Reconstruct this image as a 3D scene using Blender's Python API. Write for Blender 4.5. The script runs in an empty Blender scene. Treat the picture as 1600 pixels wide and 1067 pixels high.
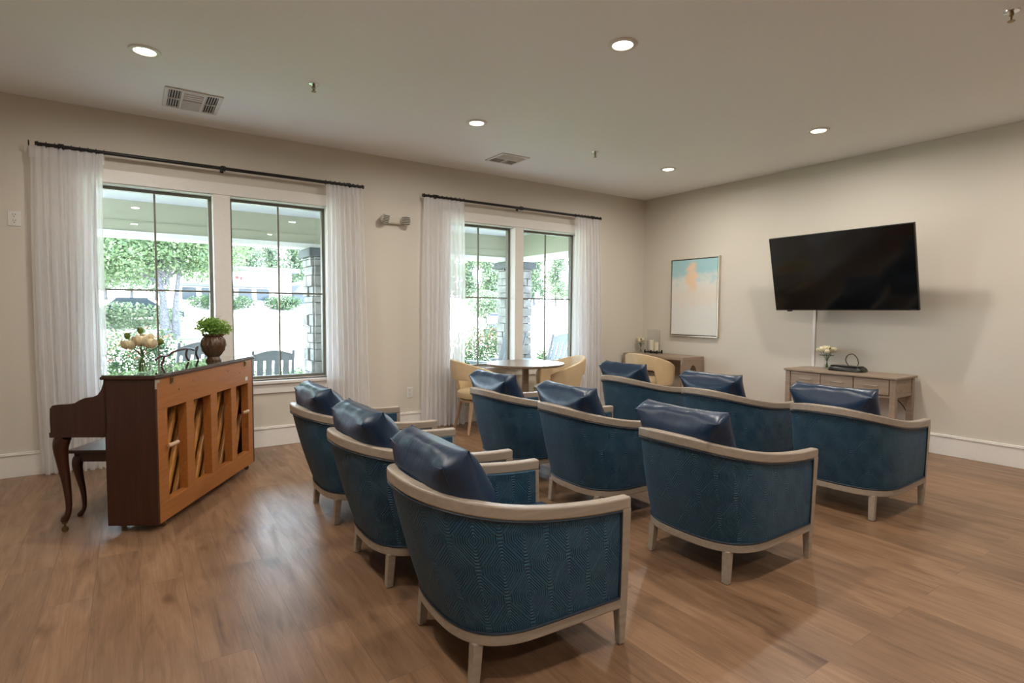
import bpy, bmesh, math, random
import numpy as np
from mathutils import Vector, Matrix

C = bpy.context
SC = C.scene
COL = SC.collection
PI = math.pi

# ------------------------------------------------------------------ camera, sky, sun, exposure
cam_d = bpy.data.cameras.new('camera')
cam = bpy.data.objects.new('camera', cam_d)
COL.objects.link(cam)
cam_d.sensor_fit = 'HORIZONTAL'
cam_d.sensor_width = 36.0
cam_d.lens = 36.0 * 874.6 / 1600.0
cam_d.clip_start = 0.05
cam_d.clip_end = 500
CAM_PITCH, CAM_YAW, CAM_ROLL = 0.05357, 0.5995, 0.00595
_fw = Vector((math.sin(CAM_YAW) * math.cos(CAM_PITCH), math.cos(CAM_YAW) * math.cos(CAM_PITCH), -math.sin(CAM_PITCH)))
_rt = Vector((math.cos(CAM_YAW), -math.sin(CAM_YAW), 0))
_up = _rt.cross(_fw)
_c, _s = math.cos(CAM_ROLL), math.sin(CAM_ROLL)
_r2 = _c * _rt + _s * _up
_u2 = -_s * _rt + _c * _up
cam.matrix_world = Matrix(((_r2.x, _u2.x, -_fw.x, -6.485), (_r2.y, _u2.y, -_fw.y, -5.948), (_r2.z, _u2.z, -_fw.z, 1.362), (0, 0, 0, 1)))
SC.camera = cam

world = bpy.data.worlds.new('sky')
SC.world = world
world.use_nodes = True
_bg = world.node_tree.nodes['Background']
_bg.inputs['Color'].default_value = (0.70, 0.84, 1.0, 1)
_bg.inputs['Strength'].default_value = 15.0

sun_d = bpy.data.lights.new('sun', 'SUN')
sun = bpy.data.objects.new('sun', sun_d)
COL.objects.link(sun)
sun_d.energy = 30.0
sun_d.angle = 0.01
sun_d.color = (1.0, 0.95, 0.86)
sun.rotation_euler = Vector((0.42, -0.28, -0.86)).to_track_quat('-Z', 'Y').to_euler()

LAMP_POWER = 23.0
LAMP_COLOR = (1.0, 0.93, 0.84)

SC.view_settings.view_transform = 'Standard'
SC.view_settings.look = 'None'
SC.view_settings.exposure = 0.0
SC.view_settings.gamma = 1.0
SC.view_settings.use_curve_mapping = False

# ------------------------------------------------------------------ materials
def newmat(name):
    m = bpy.data.materials.new(name)
    m.use_nodes = True
    nt = m.node_tree
    b = nt.nodes['Principled BSDF']
    return m, nt, b

def N(nt, typ, **kw):
    n = nt.nodes.new(typ)
    for k, v in kw.items():
        if k in n.inputs:
            n.inputs[k].default_value = v
        else:
            setattr(n, k, v)
    return n

def L(nt, a, b):
    nt.links.new(a, b)

def coords(nt, scale=(1, 1, 1), rot=(0, 0, 0), kind='Object'):
    tc = N(nt, 'ShaderNodeTexCoord')
    mp = N(nt, 'ShaderNodeMapping')
    mp.inputs['Scale'].default_value = scale
    mp.inputs['Rotation'].default_value = rot
    L(nt, tc.outputs[kind], mp.inputs['Vector'])
    return mp.outputs['Vector']

def ramp(nt, fac, stops):
    r = N(nt, 'ShaderNodeValToRGB')
    el = r.color_ramp.elements
    while len(el) < len(stops):
        el.new(0.5)
    for e, (p, c) in zip(el, stops):
        e.position = p
        e.color = (c[0], c[1], c[2], 1)
    L(nt, fac, r.inputs['Fac'])
    return r.outputs['Color']

def bump(nt, b, height, strength=0.2, dist=0.01):
    bp = N(nt, 'ShaderNodeBump')
    bp.inputs['Strength'].default_value = strength
    bp.inputs['Distance'].default_value = dist
    L(nt, height, bp.inputs['Height'])
    L(nt, bp.outputs['Normal'], b.inputs['Normal'])

def plain(name, col, rough=0.5, metal=0.0, noise=0.06, scale=40.0, bstr=0.0, bdist=0.002, spec=0.5):
    m, nt, b = newmat(name)
    b.inputs['Roughness'].default_value = rough
    b.inputs['Metallic'].default_value = metal
    b.inputs['Specular IOR Level'].default_value = spec
    v = coords(nt)
    n = N(nt, 'ShaderNodeTexNoise')
    n.inputs['Scale'].default_value = scale
    n.inputs['Detail'].default_value = 4
    L(nt, v, n.inputs['Vector'])
    lo = [c * (1 - noise) for c in col]
    hi = [min(1, c * (1 + noise)) for c in col]
    L(nt, ramp(nt, n.outputs['Fac'], [(0.3, lo), (0.7, hi)]), b.inputs['Base Color'])
    if bstr:
        bump(nt, b, n.outputs['Fac'], bstr, bdist)
    return m

def wood(name, c1, c2, rough=0.45, axis=0, scale=1.0, bstr=0.12, spec=0.5):
    m, nt, b = newmat(name)
    b.inputs['Roughness'].default_value = rough
    b.inputs['Specular IOR Level'].default_value = spec
    s = [14 * scale] * 3
    s[axis] = 0.9 * scale
    v = coords(nt, tuple(s))
    n = N(nt, 'ShaderNodeTexNoise')
    n.inputs['Scale'].default_value = 3.2
    n.inputs['Detail'].default_value = 8
    n.inputs['Roughness'].default_value = 0.62
    n.inputs['Distortion'].default_value = 0.6
    L(nt, v, n.inputs['Vector'])
    L(nt, ramp(nt, n.outputs['Fac'], [(0.28, c1), (0.72, c2)]), b.inputs['Base Color'])
    bump(nt, b, n.outputs['Fac'], bstr, 0.002)
    return m

def emit(name, col, strength):
    m, nt, b = newmat(name)
    b.inputs['Base Color'].default_value = (*col, 1)
    b.inputs['Emission Color'].default_value = (*col, 1)
    b.inputs['Emission Strength'].default_value = strength
    return m

def clear_glass(name, tint=(1, 1, 1), refl=1.0):
    m, nt, b = newmat(name)
    nt.nodes.remove(b)
    out = nt.nodes['Material Output']
    t = N(nt, 'ShaderNodeBsdfTransparent')
    t.inputs['Color'].default_value = (*tint, 1)
    g = N(nt, 'ShaderNodeBsdfGlossy')
    g.inputs['Roughness'].default_value = 0.0
    lw = N(nt, 'ShaderNodeLayerWeight')
    lw.inputs['Blend'].default_value = 0.5
    pw = N(nt, 'ShaderNodeMath', operation='POWER')
    pw.inputs[1].default_value = 4.0
    L(nt, lw.outputs['Facing'], pw.inputs[0])
    mu = N(nt, 'ShaderNodeMath', operation='MULTIPLY_ADD')
    mu.inputs[1].default_value = 0.6 * refl
    mu.inputs[2].default_value = 0.035 * refl
    L(nt, pw.outputs[0], mu.inputs[0])
    mx = N(nt, 'ShaderNodeMixShader')
    L(nt, mu.outputs[0], mx.inputs[0])
    L(nt, t.outputs[0], mx.inputs[1])
    L(nt, g.outputs[0], mx.inputs[2])
    L(nt, mx.outputs[0], out.inputs['Surface'])
    return m

def floor_material():
    m, nt, b = newmat('oak_planks')
    v = coords(nt, (1, 1, 1), (0, 0, PI / 2))
    br = N(nt, 'ShaderNodeTexBrick')
    br.offset = 0.37
    br.offset_frequency = 2
    br.inputs['Color1'].default_value = (0, 0, 0, 1)
    br.inputs['Color2'].default_value = (1, 1, 1, 1)
    br.inputs['Mortar'].default_value = (0.5, 0.5, 0.5, 1)
    br.inputs['Scale'].default_value = 1.0
    br.inputs['Mortar Size'].default_value = 0.0016
    br.inputs['Mortar Smooth'].default_value = 0.2
    br.inputs['Brick Width'].default_value = 1.35
    br.inputs['Row Height'].default_value = 0.185
    L(nt, v, br.inputs['Vector'])
    # each plank gets its own piece of grain
    sc = N(nt, 'ShaderNodeVectorMath', operation='MULTIPLY')
    sc.inputs[1].default_value = (1.3, 9.0, 1)
    L(nt, v, sc.inputs[0])
    off = N(nt, 'ShaderNodeVectorMath', operation='SCALE')
    off.inputs['Scale'].default_value = 37.0
    L(nt, br.outputs['Color'], off.inputs[0])
    ad = N(nt, 'ShaderNodeVectorMath', operation='ADD')
    L(nt, sc.outputs[0], ad.inputs[0])
    L(nt, off.outputs[0], ad.inputs[1])
    n1 = N(nt, 'ShaderNodeTexNoise')
    n1.inputs['Scale'].default_value = 1.6
    n1.inputs['Detail'].default_value = 7
    n1.inputs['Roughness'].default_value = 0.6
    n1.inputs['Distortion'].default_value = 0.9
    L(nt, ad.outputs[0], n1.inputs['Vector'])
    grain = ramp(nt, n1.outputs['Fac'], [(0.22, (0.130, 0.068, 0.036)), (0.42, (0.225, 0.129, 0.073)), (0.58, (0.28, 0.166, 0.097)), (0.8, (0.35, 0.22, 0.135))])
    # fine streaks
    sc2 = N(nt, 'ShaderNodeVectorMath', operation='MULTIPLY')
    sc2.inputs[1].default_value = (3.0, 90.0, 1)
    L(nt, v, sc2.inputs[0])
    n2 = N(nt, 'ShaderNodeTexNoise')
    n2.inputs['Scale'].default_value = 1.5
    n2.inputs['Detail'].default_value = 5
    L(nt, sc2.outputs[0], n2.inputs['Vector'])
    st = ramp(nt, n2.outputs['Fac'], [(0.3, (0.86, 0.84, 0.82)), (0.7, (1.06, 1.05, 1.04))])
    mx = N(nt, 'ShaderNodeMix', data_type='RGBA', blend_type='MULTIPLY')
    mx.inputs['Factor'].default_value = 1.0
    L(nt, grain, mx.inputs['A'])
    L(nt, st, mx.inputs['B'])
    # knots
    n3 = N(nt, 'ShaderNodeTexNoise')
    n3.inputs['Scale'].default_value = 1.0
    n3.inputs['Detail'].default_value = 2
    sc3 = N(nt, 'ShaderNodeVectorMath', operation='MULTIPLY')
    sc3.inputs[1].default_value = (2.6, 7.0, 1)
    L(nt, v, sc3.inputs[0])
    ad3 = N(nt, 'ShaderNodeVectorMath', operation='ADD')
    L(nt, sc3.outputs[0], ad3.inputs[0])
    L(nt, off.outputs[0], ad3.inputs[1])
    L(nt, ad3.outputs[0], n3.inputs['Vector'])
    kn = ramp(nt, n3.outputs['Fac'], [(0.64, (1, 1, 1)), (0.74, (0.62, 0.56, 0.52))])
    mk = N(nt, 'ShaderNodeMix', data_type='RGBA', blend_type='MULTIPLY')
    mk.inputs['Factor'].default_value = 1.0
    L(nt, mx.outputs['Result'], mk.inputs['A'])
    L(nt, kn, mk.inputs['B'])
    # tone per plank
    tone = ramp(nt, br.outputs['Color'], [(0.0, (0.80, 0.79, 0.78)), (1.0, (1.1, 1.09, 1.07))])
    mt = N(nt, 'ShaderNodeMix', data_type='RGBA', blend_type='MULTIPLY')
    mt.inputs['Factor'].default_value = 1.0
    L(nt, mk.outputs['Result'], mt.inputs['A'])
    L(nt, tone, mt.inputs['B'])
    # seams
    mm = N(nt, 'ShaderNodeMix', data_type='RGBA', blend_type='MIX')
    L(nt, br.outputs['Fac'], mm.inputs['Factor'])
    L(nt, mt.outputs['Result'], mm.inputs['A'])
    mm.inputs['B'].default_value = (0.16, 0.09, 0.055, 1)
    L(nt, mm.outputs['Result'], b.inputs['Base Color'])
    rg = ramp(nt, n1.outputs['Fac'], [(0.3, (0.40, 0.40, 0.40)), (0.7, (0.31, 0.31, 0.31))])
    L(nt, rg, b.inputs['Roughness'])
    hs = N(nt, 'ShaderNodeMath', operation='SUBTRACT')
    L(nt, n2.outputs['Fac'], hs.inputs[0])
    L(nt, br.outputs['Fac'], hs.inputs[1])
    bump(nt, b, hs.outputs[0], 0.18, 0.002)
    return m

def maze_fabric():
    """teal upholstery with woven concentric lozenges (needs UVs in metres)"""
    m, nt, b = newmat('teal_maze_fabric')
    tc = N(nt, 'ShaderNodeTexCoord')
    def cell(shift):
        mp = N(nt, 'ShaderNodeMapping')
        mp.inputs['Scale'].default_value = (1 / 0.19, 1 / 0.225, 1)
        mp.inputs['Location'].default_value = (shift, shift, 0)
        L(nt, tc.outputs['UV'], mp.inputs['Vector'])
        fr = N(nt, 'ShaderNodeVectorMath', operation='FRACTION')
        L(nt, mp.outputs['Vector'], fr.inputs[0])
        sb = N(nt, 'ShaderNodeVectorMath', operation='SUBTRACT')
        sb.inputs[1].default_value = (0.5, 0.5, 0)
        L(nt, fr.outputs[0], sb.inputs[0])
        ab = N(nt, 'ShaderNodeVectorMath', operation='ABSOLUTE')
        L(nt, sb.outputs[0], ab.inputs[0])
        sp = N(nt, 'ShaderNodeSeparateXYZ')
        L(nt, ab.outputs[0], sp.inputs[0])
        x, y = sp.outputs[0], sp.outputs[1]
        xx = N(nt, 'ShaderNodeMath', operation='MULTIPLY')
        xx.inputs[1].default_value = 1.25
        L(nt, x, xx.inputs[0])
        yy = N(nt, 'ShaderNodeMath', operation='MULTIPLY')
        yy.inputs[1].default_value = 1.1
        L(nt, y, yy.inputs[0])
        mxn = N(nt, 'ShaderNodeMath', operation='MAXIMUM')
        L(nt, xx.outputs[0], mxn.inputs[0])
        L(nt, yy.outputs[0], mxn.inputs[1])
        sm = N(nt, 'ShaderNodeMath', operation='ADD')
        L(nt, x, sm.inputs[0])
        L(nt, y, sm.inputs[1])
        m2 = N(nt, 'ShaderNodeMath', operation='MAXIMUM')
        L(nt, mxn.outputs[0], m2.inputs[0])
        L(nt, sm.outputs[0], m2.inputs[1])
        return m2.outputs[0]
    d1, d2 = cell(0.0), cell(0.5)
    mn = N(nt, 'ShaderNodeMath', operation='MINIMUM')
    L(nt, d1, mn.inputs[0])
    L(nt, d2, mn.inputs[1])
    fq = N(nt, 'ShaderNodeMath', operation='MULTIPLY')
    fq.inputs[1].default_value = 2 * PI * 17
    L(nt, mn.outputs[0], fq.inputs[0])
    sn = N(nt, 'ShaderNodeMath', operation='SINE')
    L(nt, fq.outputs[0], sn.inputs[0])
    h = N(nt, 'ShaderNodeMapRange')
    h.inputs['From Min'].default_value = -1
    h.inputs['From Max'].default_value = 0.6
    L(nt, sn.outputs[0], h.inputs['Value'])
    nz = N(nt, 'ShaderNodeTexNoise')
    nz.inputs['Scale'].default_value = 9
    L(nt, tc.outputs['UV'], nz.inputs['Vector'])
    col = ramp(nt, h.outputs[0], [(0.0, (0.0025, 0.013, 0.027)), (0.75, (0.0135, 0.080, 0.143))])
    tint = ramp(nt, nz.outputs['Fac'], [(0.3, (0.85, 0.9, 1.0)), (0.7, (1.1, 1.08, 1.0))])
    mx = N(nt, 'ShaderNodeMix', data_type='RGBA', blend_type='MULTIPLY')
    mx.inputs['Factor'].default_value = 1
    L(nt, col, mx.inputs['A'])
    L(nt, tint, mx.inputs['B'])
    L(nt, mx.outputs['Result'], b.inputs['Base Color'])
    b.inputs['Roughness'].default_value = 0.55
    b.inputs['Sheen Weight'].default_value = 0.12
    b.inputs['Sheen Tint'].default_value = (0.35, 0.6, 0.9, 1)
    bump(nt, b, h.outputs[0], 0.85, 0.004)
    return m

def leather(name, col, rough=0.36, wr=0.35):
    m, nt, b = newmat(name)
    b.inputs['Roughness'].default_value = rough
    v = coords(nt)
    n = N(nt, 'ShaderNodeTexNoise')
    n.inputs['Scale'].default_value = 260
    n.inputs['Detail'].default_value = 2
    L(nt, v, n.inputs['Vector'])
    v2 = coords(nt, (7, 26, 9))
    n2 = N(nt, 'ShaderNodeTexNoise')
    n2.inputs['Scale'].default_value = 0.9
    n2.inputs['Detail'].default_value = 3
    n2.inputs['Distortion'].default_value = 0.4
    L(nt, v2, n2.inputs['Vector'])
    L(nt, ramp(nt, n2.outputs['Fac'], [(0.3, [c * 0.88 for c in col]), (0.7, [c * 1.12 for c in col])]), b.inputs['Base Color'])
    b1 = N(nt, 'ShaderNodeBump')
    b1.inputs['Strength'].default_value = wr
    b1.inputs['Distance'].default_value = 0.008
    L(nt, n2.outputs['Fac'], b1.inputs['Height'])
    b2 = N(nt, 'ShaderNodeBump')
    b2.inputs['Strength'].default_value = 0.1
    b2.inputs['Distance'].default_value = 0.001
    L(nt, n.outputs['Fac'], b2.inputs['Height'])
    L(nt, b1.outputs['Normal'], b2.inputs['Normal'])
    L(nt, b2.outputs['Normal'], b.inputs['Normal'])
    return m

def sheer_cloth():
    m, nt, b = newmat('white_sheer')
    nt.nodes.remove(b)
    out = nt.nodes['Material Output']
    d = N(nt, 'ShaderNodeBsdfDiffuse')
    d.inputs['Color'].default_value = (0.95, 0.95, 0.97, 1)
    t = N(nt, 'ShaderNodeBsdfTranslucent')
    t.inputs['Color'].default_value = (0.97, 0.97, 0.99, 1)
    a = N(nt, 'ShaderNodeMixShader')
    a.inputs[0].default_value = 0.64
    L(nt, d.outputs[0], a.inputs[1])
    L(nt, t.outputs[0], a.inputs[2])
    tr = N(nt, 'ShaderNodeBsdfTransparent')
    v = coords(nt, (900, 900, 900))
    n = N(nt, 'ShaderNodeTexNoise')
    n.inputs['Scale'].default_value = 1
    L(nt, v, n.inputs['Vector'])
    r = N(nt, 'ShaderNodeMapRange')
    r.inputs['To Min'].default_value = 0.26
    r.inputs['To Max'].default_value = 0.44
    L(nt, n.outputs['Fac'], r.inputs['Value'])
    mx = N(nt, 'ShaderNodeMixShader')
    L(nt, r.outputs[0], mx.inputs[0])
    L(nt, a.outputs[0], mx.inputs[1])
    L(nt, tr.outputs[0], mx.inputs[2])
    L(nt, mx.outputs[0], out.inputs['Surface'])
    return m

def leafmat(name, c1, c2, transl=0.35):
    m, nt, b = newmat(name)
    out = nt.nodes['Material Output']
    v = coords(nt)
    n = N(nt, 'ShaderNodeTexNoise')
    n.inputs['Scale'].default_value = 3.0
    n.inputs['Detail'].default_value = 5
    L(nt, v, n.inputs['Vector'])
    c = ramp(nt, n.outputs['Fac'], [(0.35, c1), (0.65, c2)])
    L(nt, c, b.inputs['Base Color'])
    b.inputs['Roughness'].default_value = 0.5
    t = N(nt, 'ShaderNodeBsdfTranslucent')
    L(nt, c, t.inputs['Color'])
    mx = N(nt, 'ShaderNodeMixShader')
    mx.inputs[0].default_value = transl
    L(nt, b.outputs[0], mx.inputs[1])
    L(nt, t.outputs[0], mx.inputs[2])
    L(nt, mx.outputs[0], out.inputs['Surface'])
    return m

def painting_material():
    m, nt, b = newmat('cloud_painting')
    tc = N(nt, 'ShaderNodeTexCoord')
    sp = N(nt, 'ShaderNodeSeparateXYZ')
    L(nt, tc.outputs['Object'], sp.inputs[0])
    nz = N(nt, 'ShaderNodeTexNoise')
    nz.inputs['Scale'].default_value = 5
    nz.inputs['Detail'].default_value = 6
    nz.inputs['Distortion'].default_value = 1.0
    mp = N(nt, 'ShaderNodeMapping')
    mp.inputs['Scale'].default_value = (1, 0.8, 1.8)
    L(nt, tc.outputs['Object'], mp.inputs[0])
    L(nt, mp.outputs[0], nz.inputs['Vector'])
    a = N(nt, 'ShaderNodeMath', operation='MULTIPLY_ADD')
    a.inputs[1].default_value = 0.45
    L(nt, nz.outputs['Fac'], a.inputs[0])
    L(nt, sp.outputs[2], a.inputs[2])
    base = ramp(nt, a.outputs[0], [(0.05, (0.72, 0.72, 0.68)), (0.22, (0.74, 0.67, 0.58)), (0.42, (0.72, 0.72, 0.66)), (0.6, (0.36, 0.58, 0.62))])
    # peach cloud rising left of centre, upper half
    def term(sock, c, k):
        s = N(nt, 'ShaderNodeMath', operation='SUBTRACT')
        s.inputs[1].default_value = c
        L(nt, sock, s.inputs[0])
        q = N(nt, 'ShaderNodeMath', operation='MULTIPLY')
        L(nt, s.outputs[0], q.inputs[0])
        L(nt, s.outputs[0], q.inputs[1])
        w = N(nt, 'ShaderNodeMath', operation='MULTIPLY')
        w.inputs[1].default_value = k
        L(nt, q.outputs[0], w.inputs[0])
        return w.outputs[0]
    e = N(nt, 'ShaderNodeMath', operation='ADD')
    L(nt, term(sp.outputs[1], 0.04, 30.0), e.inputs[0])
    L(nt, term(sp.outputs[2], 0.30, 7.0), e.inputs[1])
    e2 = N(nt, 'ShaderNodeMath', operation='MULTIPLY_ADD')
    e2.inputs[1].default_value = 0.9
    L(nt, nz.outputs['Fac'], e2.inputs[0])
    L(nt, e.outputs[0], e2.inputs[2])
    msk = ramp(nt, e2.outputs[0], [(0.52, (1, 1, 1)), (0.85, (0, 0, 0))])
    mx = N(nt, 'ShaderNodeMix', data_type='RGBA')
    L(nt, msk, mx.inputs['Factor'])
    L(nt, base, mx.inputs['A'])
    mx.inputs['B'].default_value = (0.80, 0.58, 0.40, 1)
    L(nt, mx.outputs['Result'], b.inputs['Base Color'])
    b.inputs['Roughness'].default_value = 0.6
    return m

M = {}
M['wall'] = plain('wall_paint', (0.64, 0.595, 0.515), 0.6, noise=0.02, scale=120, bstr=0.08, bdist=0.001)
M['ceiling'] = plain('ceiling_paint', (0.90, 0.895, 0.885), 0.8, noise=0.02, scale=150, bstr=0.05, bdist=0.001)
M['trim'] = plain('trim_paint', (0.80, 0.77, 0.73), 0.4, noise=0.02)
M['floor'] = floor_material()
M['fabric'] = maze_fabric()
M['leather'] = leather('navy_leather', (0.0075, 0.026, 0.062), 0.35, 0.28)
M['welt'] = plain('dark_welt', (0.006, 0.018, 0.035), 0.5)
M['rail'] = wood('taupe_wood', (0.29, 0.235, 0.185), (0.39, 0.325, 0.262), 0.36, 0, 1.0, 0.06)
M['glide'] = plain('nickel_glide', (0.5, 0.48, 0.45), 0.3, 1.0)
M['mahogany'] = wood('mahogany', (0.030, 0.009, 0.005), (0.062, 0.018, 0.009), 0.28, 2, 1.0, 0.05)
M['pback'] = wood('piano_back_wood', (0.33, 0.11, 0.022), (0.43, 0.165, 0.040), 0.4, 0, 1.0, 0.05)
M['pboard'] = wood('soundboard_wood', (0.16, 0.055, 0.013), (0.26, 0.10, 0.026), 0.45, 0, 1.2, 0.05)
M['prib'] = wood('rib_wood', (0.50, 0.20, 0.035), (0.62, 0.29, 0.07), 0.35, 0, 1.0, 0.05)
M['peg'] = plain('pale_wood', (0.55, 0.36, 0.22), 0.4)
M['black'] = plain('black_metal', (0.012, 0.011, 0.011), 0.4, 0.2)
M['brass'] = plain('aged_brass', (0.28, 0.2, 0.1), 0.35, 1.0)
M['chrome'] = plain('chrome', (0.75, 0.75, 0.75), 0.18, 1.0, noise=0.01)
M['ivory'] = plain('ivory', (0.8, 0.77, 0.68), 0.3)
M['plastic'] = plain('white_plastic', (0.72, 0.70, 0.66), 0.35, noise=0.01)
M['beigeplastic'] = plain('beige_plastic', (0.60, 0.56, 0.48), 0.4, noise=0.02)
M['slot'] = plain('dark_slot', (0.03, 0.028, 0.026), 0.6)
M['glass'] = clear_glass('window_glass', (0.97, 0.985, 0.98), 0.9)
M['vaseglass'] = clear_glass('vase_glass', (0.98, 0.985, 0.982), 1.1)
M['sheetglass'] = None
M['bronze'] = plain('window_frame_bronze', (0.18, 0.175, 0.14), 0.45)
M['sheer'] = sheer_cloth()
M['tan'] = plain('tan_leather', (0.66, 0.50, 0.30), 0.42, noise=0.05, scale=8)
M['chairwood'] = wood('pale_chair_wood', (0.36, 0.24, 0.15), (0.48, 0.34, 0.22), 0.4, 2)
M['greywood'] = wood('grey_oak', (0.23, 0.165, 0.115), (0.36, 0.27, 0.20), 0.45, 1)
M['tabletop'] = wood('table_laminate', (0.20, 0.15, 0.11), (0.29, 0.225, 0.17), 0.28, 0)
M['screen'] = plain('screen_black', (0.004, 0.004, 0.004), 0.09, noise=0.0)
M['bezel'] = plain('bezel_black', (0.008, 0.008, 0.008), 0.35)
M['frame'] = plain('champagne_frame', (0.62, 0.56, 0.47), 0.3, 0.6, noise=0.03)
M['painting'] = painting_material()
M['lens'] = emit('lamp_lens', (1.0, 0.88, 0.72), 9.0)
M['candle'] = plain('candle_wax', (0.82, 0.74, 0.58), 0.5, noise=0.02)
M['purse'] = leather('black_leather', (0.008, 0.008, 0.007), 0.3, 0.4)
M['petal'] = plain('cream_petal', (0.78, 0.69, 0.47), 0.6, noise=0.12, scale=60)
M['petalwhite'] = plain('ivory_petal', (0.82, 0.74, 0.52), 0.6, noise=0.1, scale=60)
M['stem'] = plain('stem_green', (0.07, 0.12, 0.03), 0.5)
M['leaf'] = leafmat('houseplant_leaf', (0.15, 0.30, 0.04), (0.34, 0.52, 0.11))
M['pot'] = wood('brown_pot_glaze', (0.055, 0.028, 0.014), (0.13, 0.07, 0.035), 0.25, 2)
M['soil'] = plain('soil', (0.03, 0.02, 0.012), 0.9)
M['treeleaf'] = leafmat('tree_leaf', (0.08, 0.14, 0.07), (0.21, 0.29, 0.14))
M['farleaf'] = leafmat('far_tree_leaf', (0.08, 0.13, 0.08), (0.20, 0.27, 0.16))
M['bushleaf'] = leafmat('bush_leaf', (0.03, 0.07, 0.04), (0.10, 0.17, 0.07))
M['limeleaf'] = leafmat('lime_leaf', (0.14, 0.22, 0.03), (0.24, 0.32, 0.06))
M['redflower'] = leafmat('coral_flower', (0.32, 0.13, 0.11), (0.40, 0.22, 0.17))
M['bark'] = plain('bark', (0.10, 0.10, 0.11), 0.9, noise=0.5, scale=14, bstr=0.6, bdist=0.03)
M['concrete'] = plain('concrete', (0.62, 0.60, 0.56), 0.85, noise=0.05, scale=3)
M['lawn'] = plain('lawn_grass', (0.08, 0.16, 0.05), 0.9, noise=0.3, scale=8, bstr=0.4, bdist=0.03)
M['pavement'] = plain('pale_paving', (0.60, 0.57, 0.52), 0.85, noise=0.06, scale=2)
M['porch'] = plain('porch_floor', (0.60, 0.59, 0.57), 0.8)
M['beadboard'] = plain('porch_ceiling_white', (0.56, 0.56, 0.60), 0.6)
M['olive'] = plain('olive_siding', (0.38, 0.38, 0.285), 0.7, noise=0.03)
M['stone'] = plain('stacked_stone', (0.26, 0.25, 0.24), 0.85, noise=0.35, scale=6, bstr=0.5, bdist=0.02)
M['stonecap'] = plain('stone_cap', (0.09, 0.10, 0.105), 0.8, noise=0.15, scale=10)
M['whitepaint'] = plain('grey_paint', (0.19, 0.215, 0.24), 0.5)
M['siding'] = plain('white_siding', (0.8, 0.79, 0.77), 0.7)
M['roof'] = plain('slate_roof', (0.13, 0.14, 0.16), 0.8)
M['darkglass'] = plain('dark_window_glass', (0.05, 0.07, 0.09), 0.1)
M['carblue'] = plain('blue_car_paint', (0.008, 0.016, 0.035), 0.4, 0.0, spec=0.15)
M['carsilver'] = plain('silver_car_paint', (0.40, 0.43, 0.47), 0.25, 0.5)
M['tyre'] = plain('tyre_rubber', (0.02, 0.02, 0.02), 0.8)
M['redsign'] = plain('red_sign', (0.35, 0.03, 0.03), 0.5)
M['paper'] = plain('paper_label', (0.75, 0.74, 0.70), 0.7)

def sheet_glass():
    m, nt, b = newmat('green_sheet_glass')
    b.inputs['Base Color'].default_value = (0.045, 0.06, 0.045, 1)
    b.inputs['Roughness'].default_value = 0.02
    b.inputs['Specular IOR Level'].default_value = 0.9
    b.inputs['Coat Weight'].default_value = 1.0
    b.inputs['Coat Roughness'].default_value = 0.01
    b.inputs['Coat IOR'].default_value = 1.7
    v = coords(nt)
    n = N(nt, 'ShaderNodeTexNoise')
    n.inputs['Scale'].default_value = 6
    L(nt, v, n.inputs['Vector'])
    L(nt, ramp(nt, n.outputs['Fac'], [(0.3, (0.035, 0.05, 0.035)), (0.7, (0.05, 0.065, 0.05))]), b.inputs['Base Color'])
    return m
M['sheetglass'] = sheet_glass()

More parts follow.
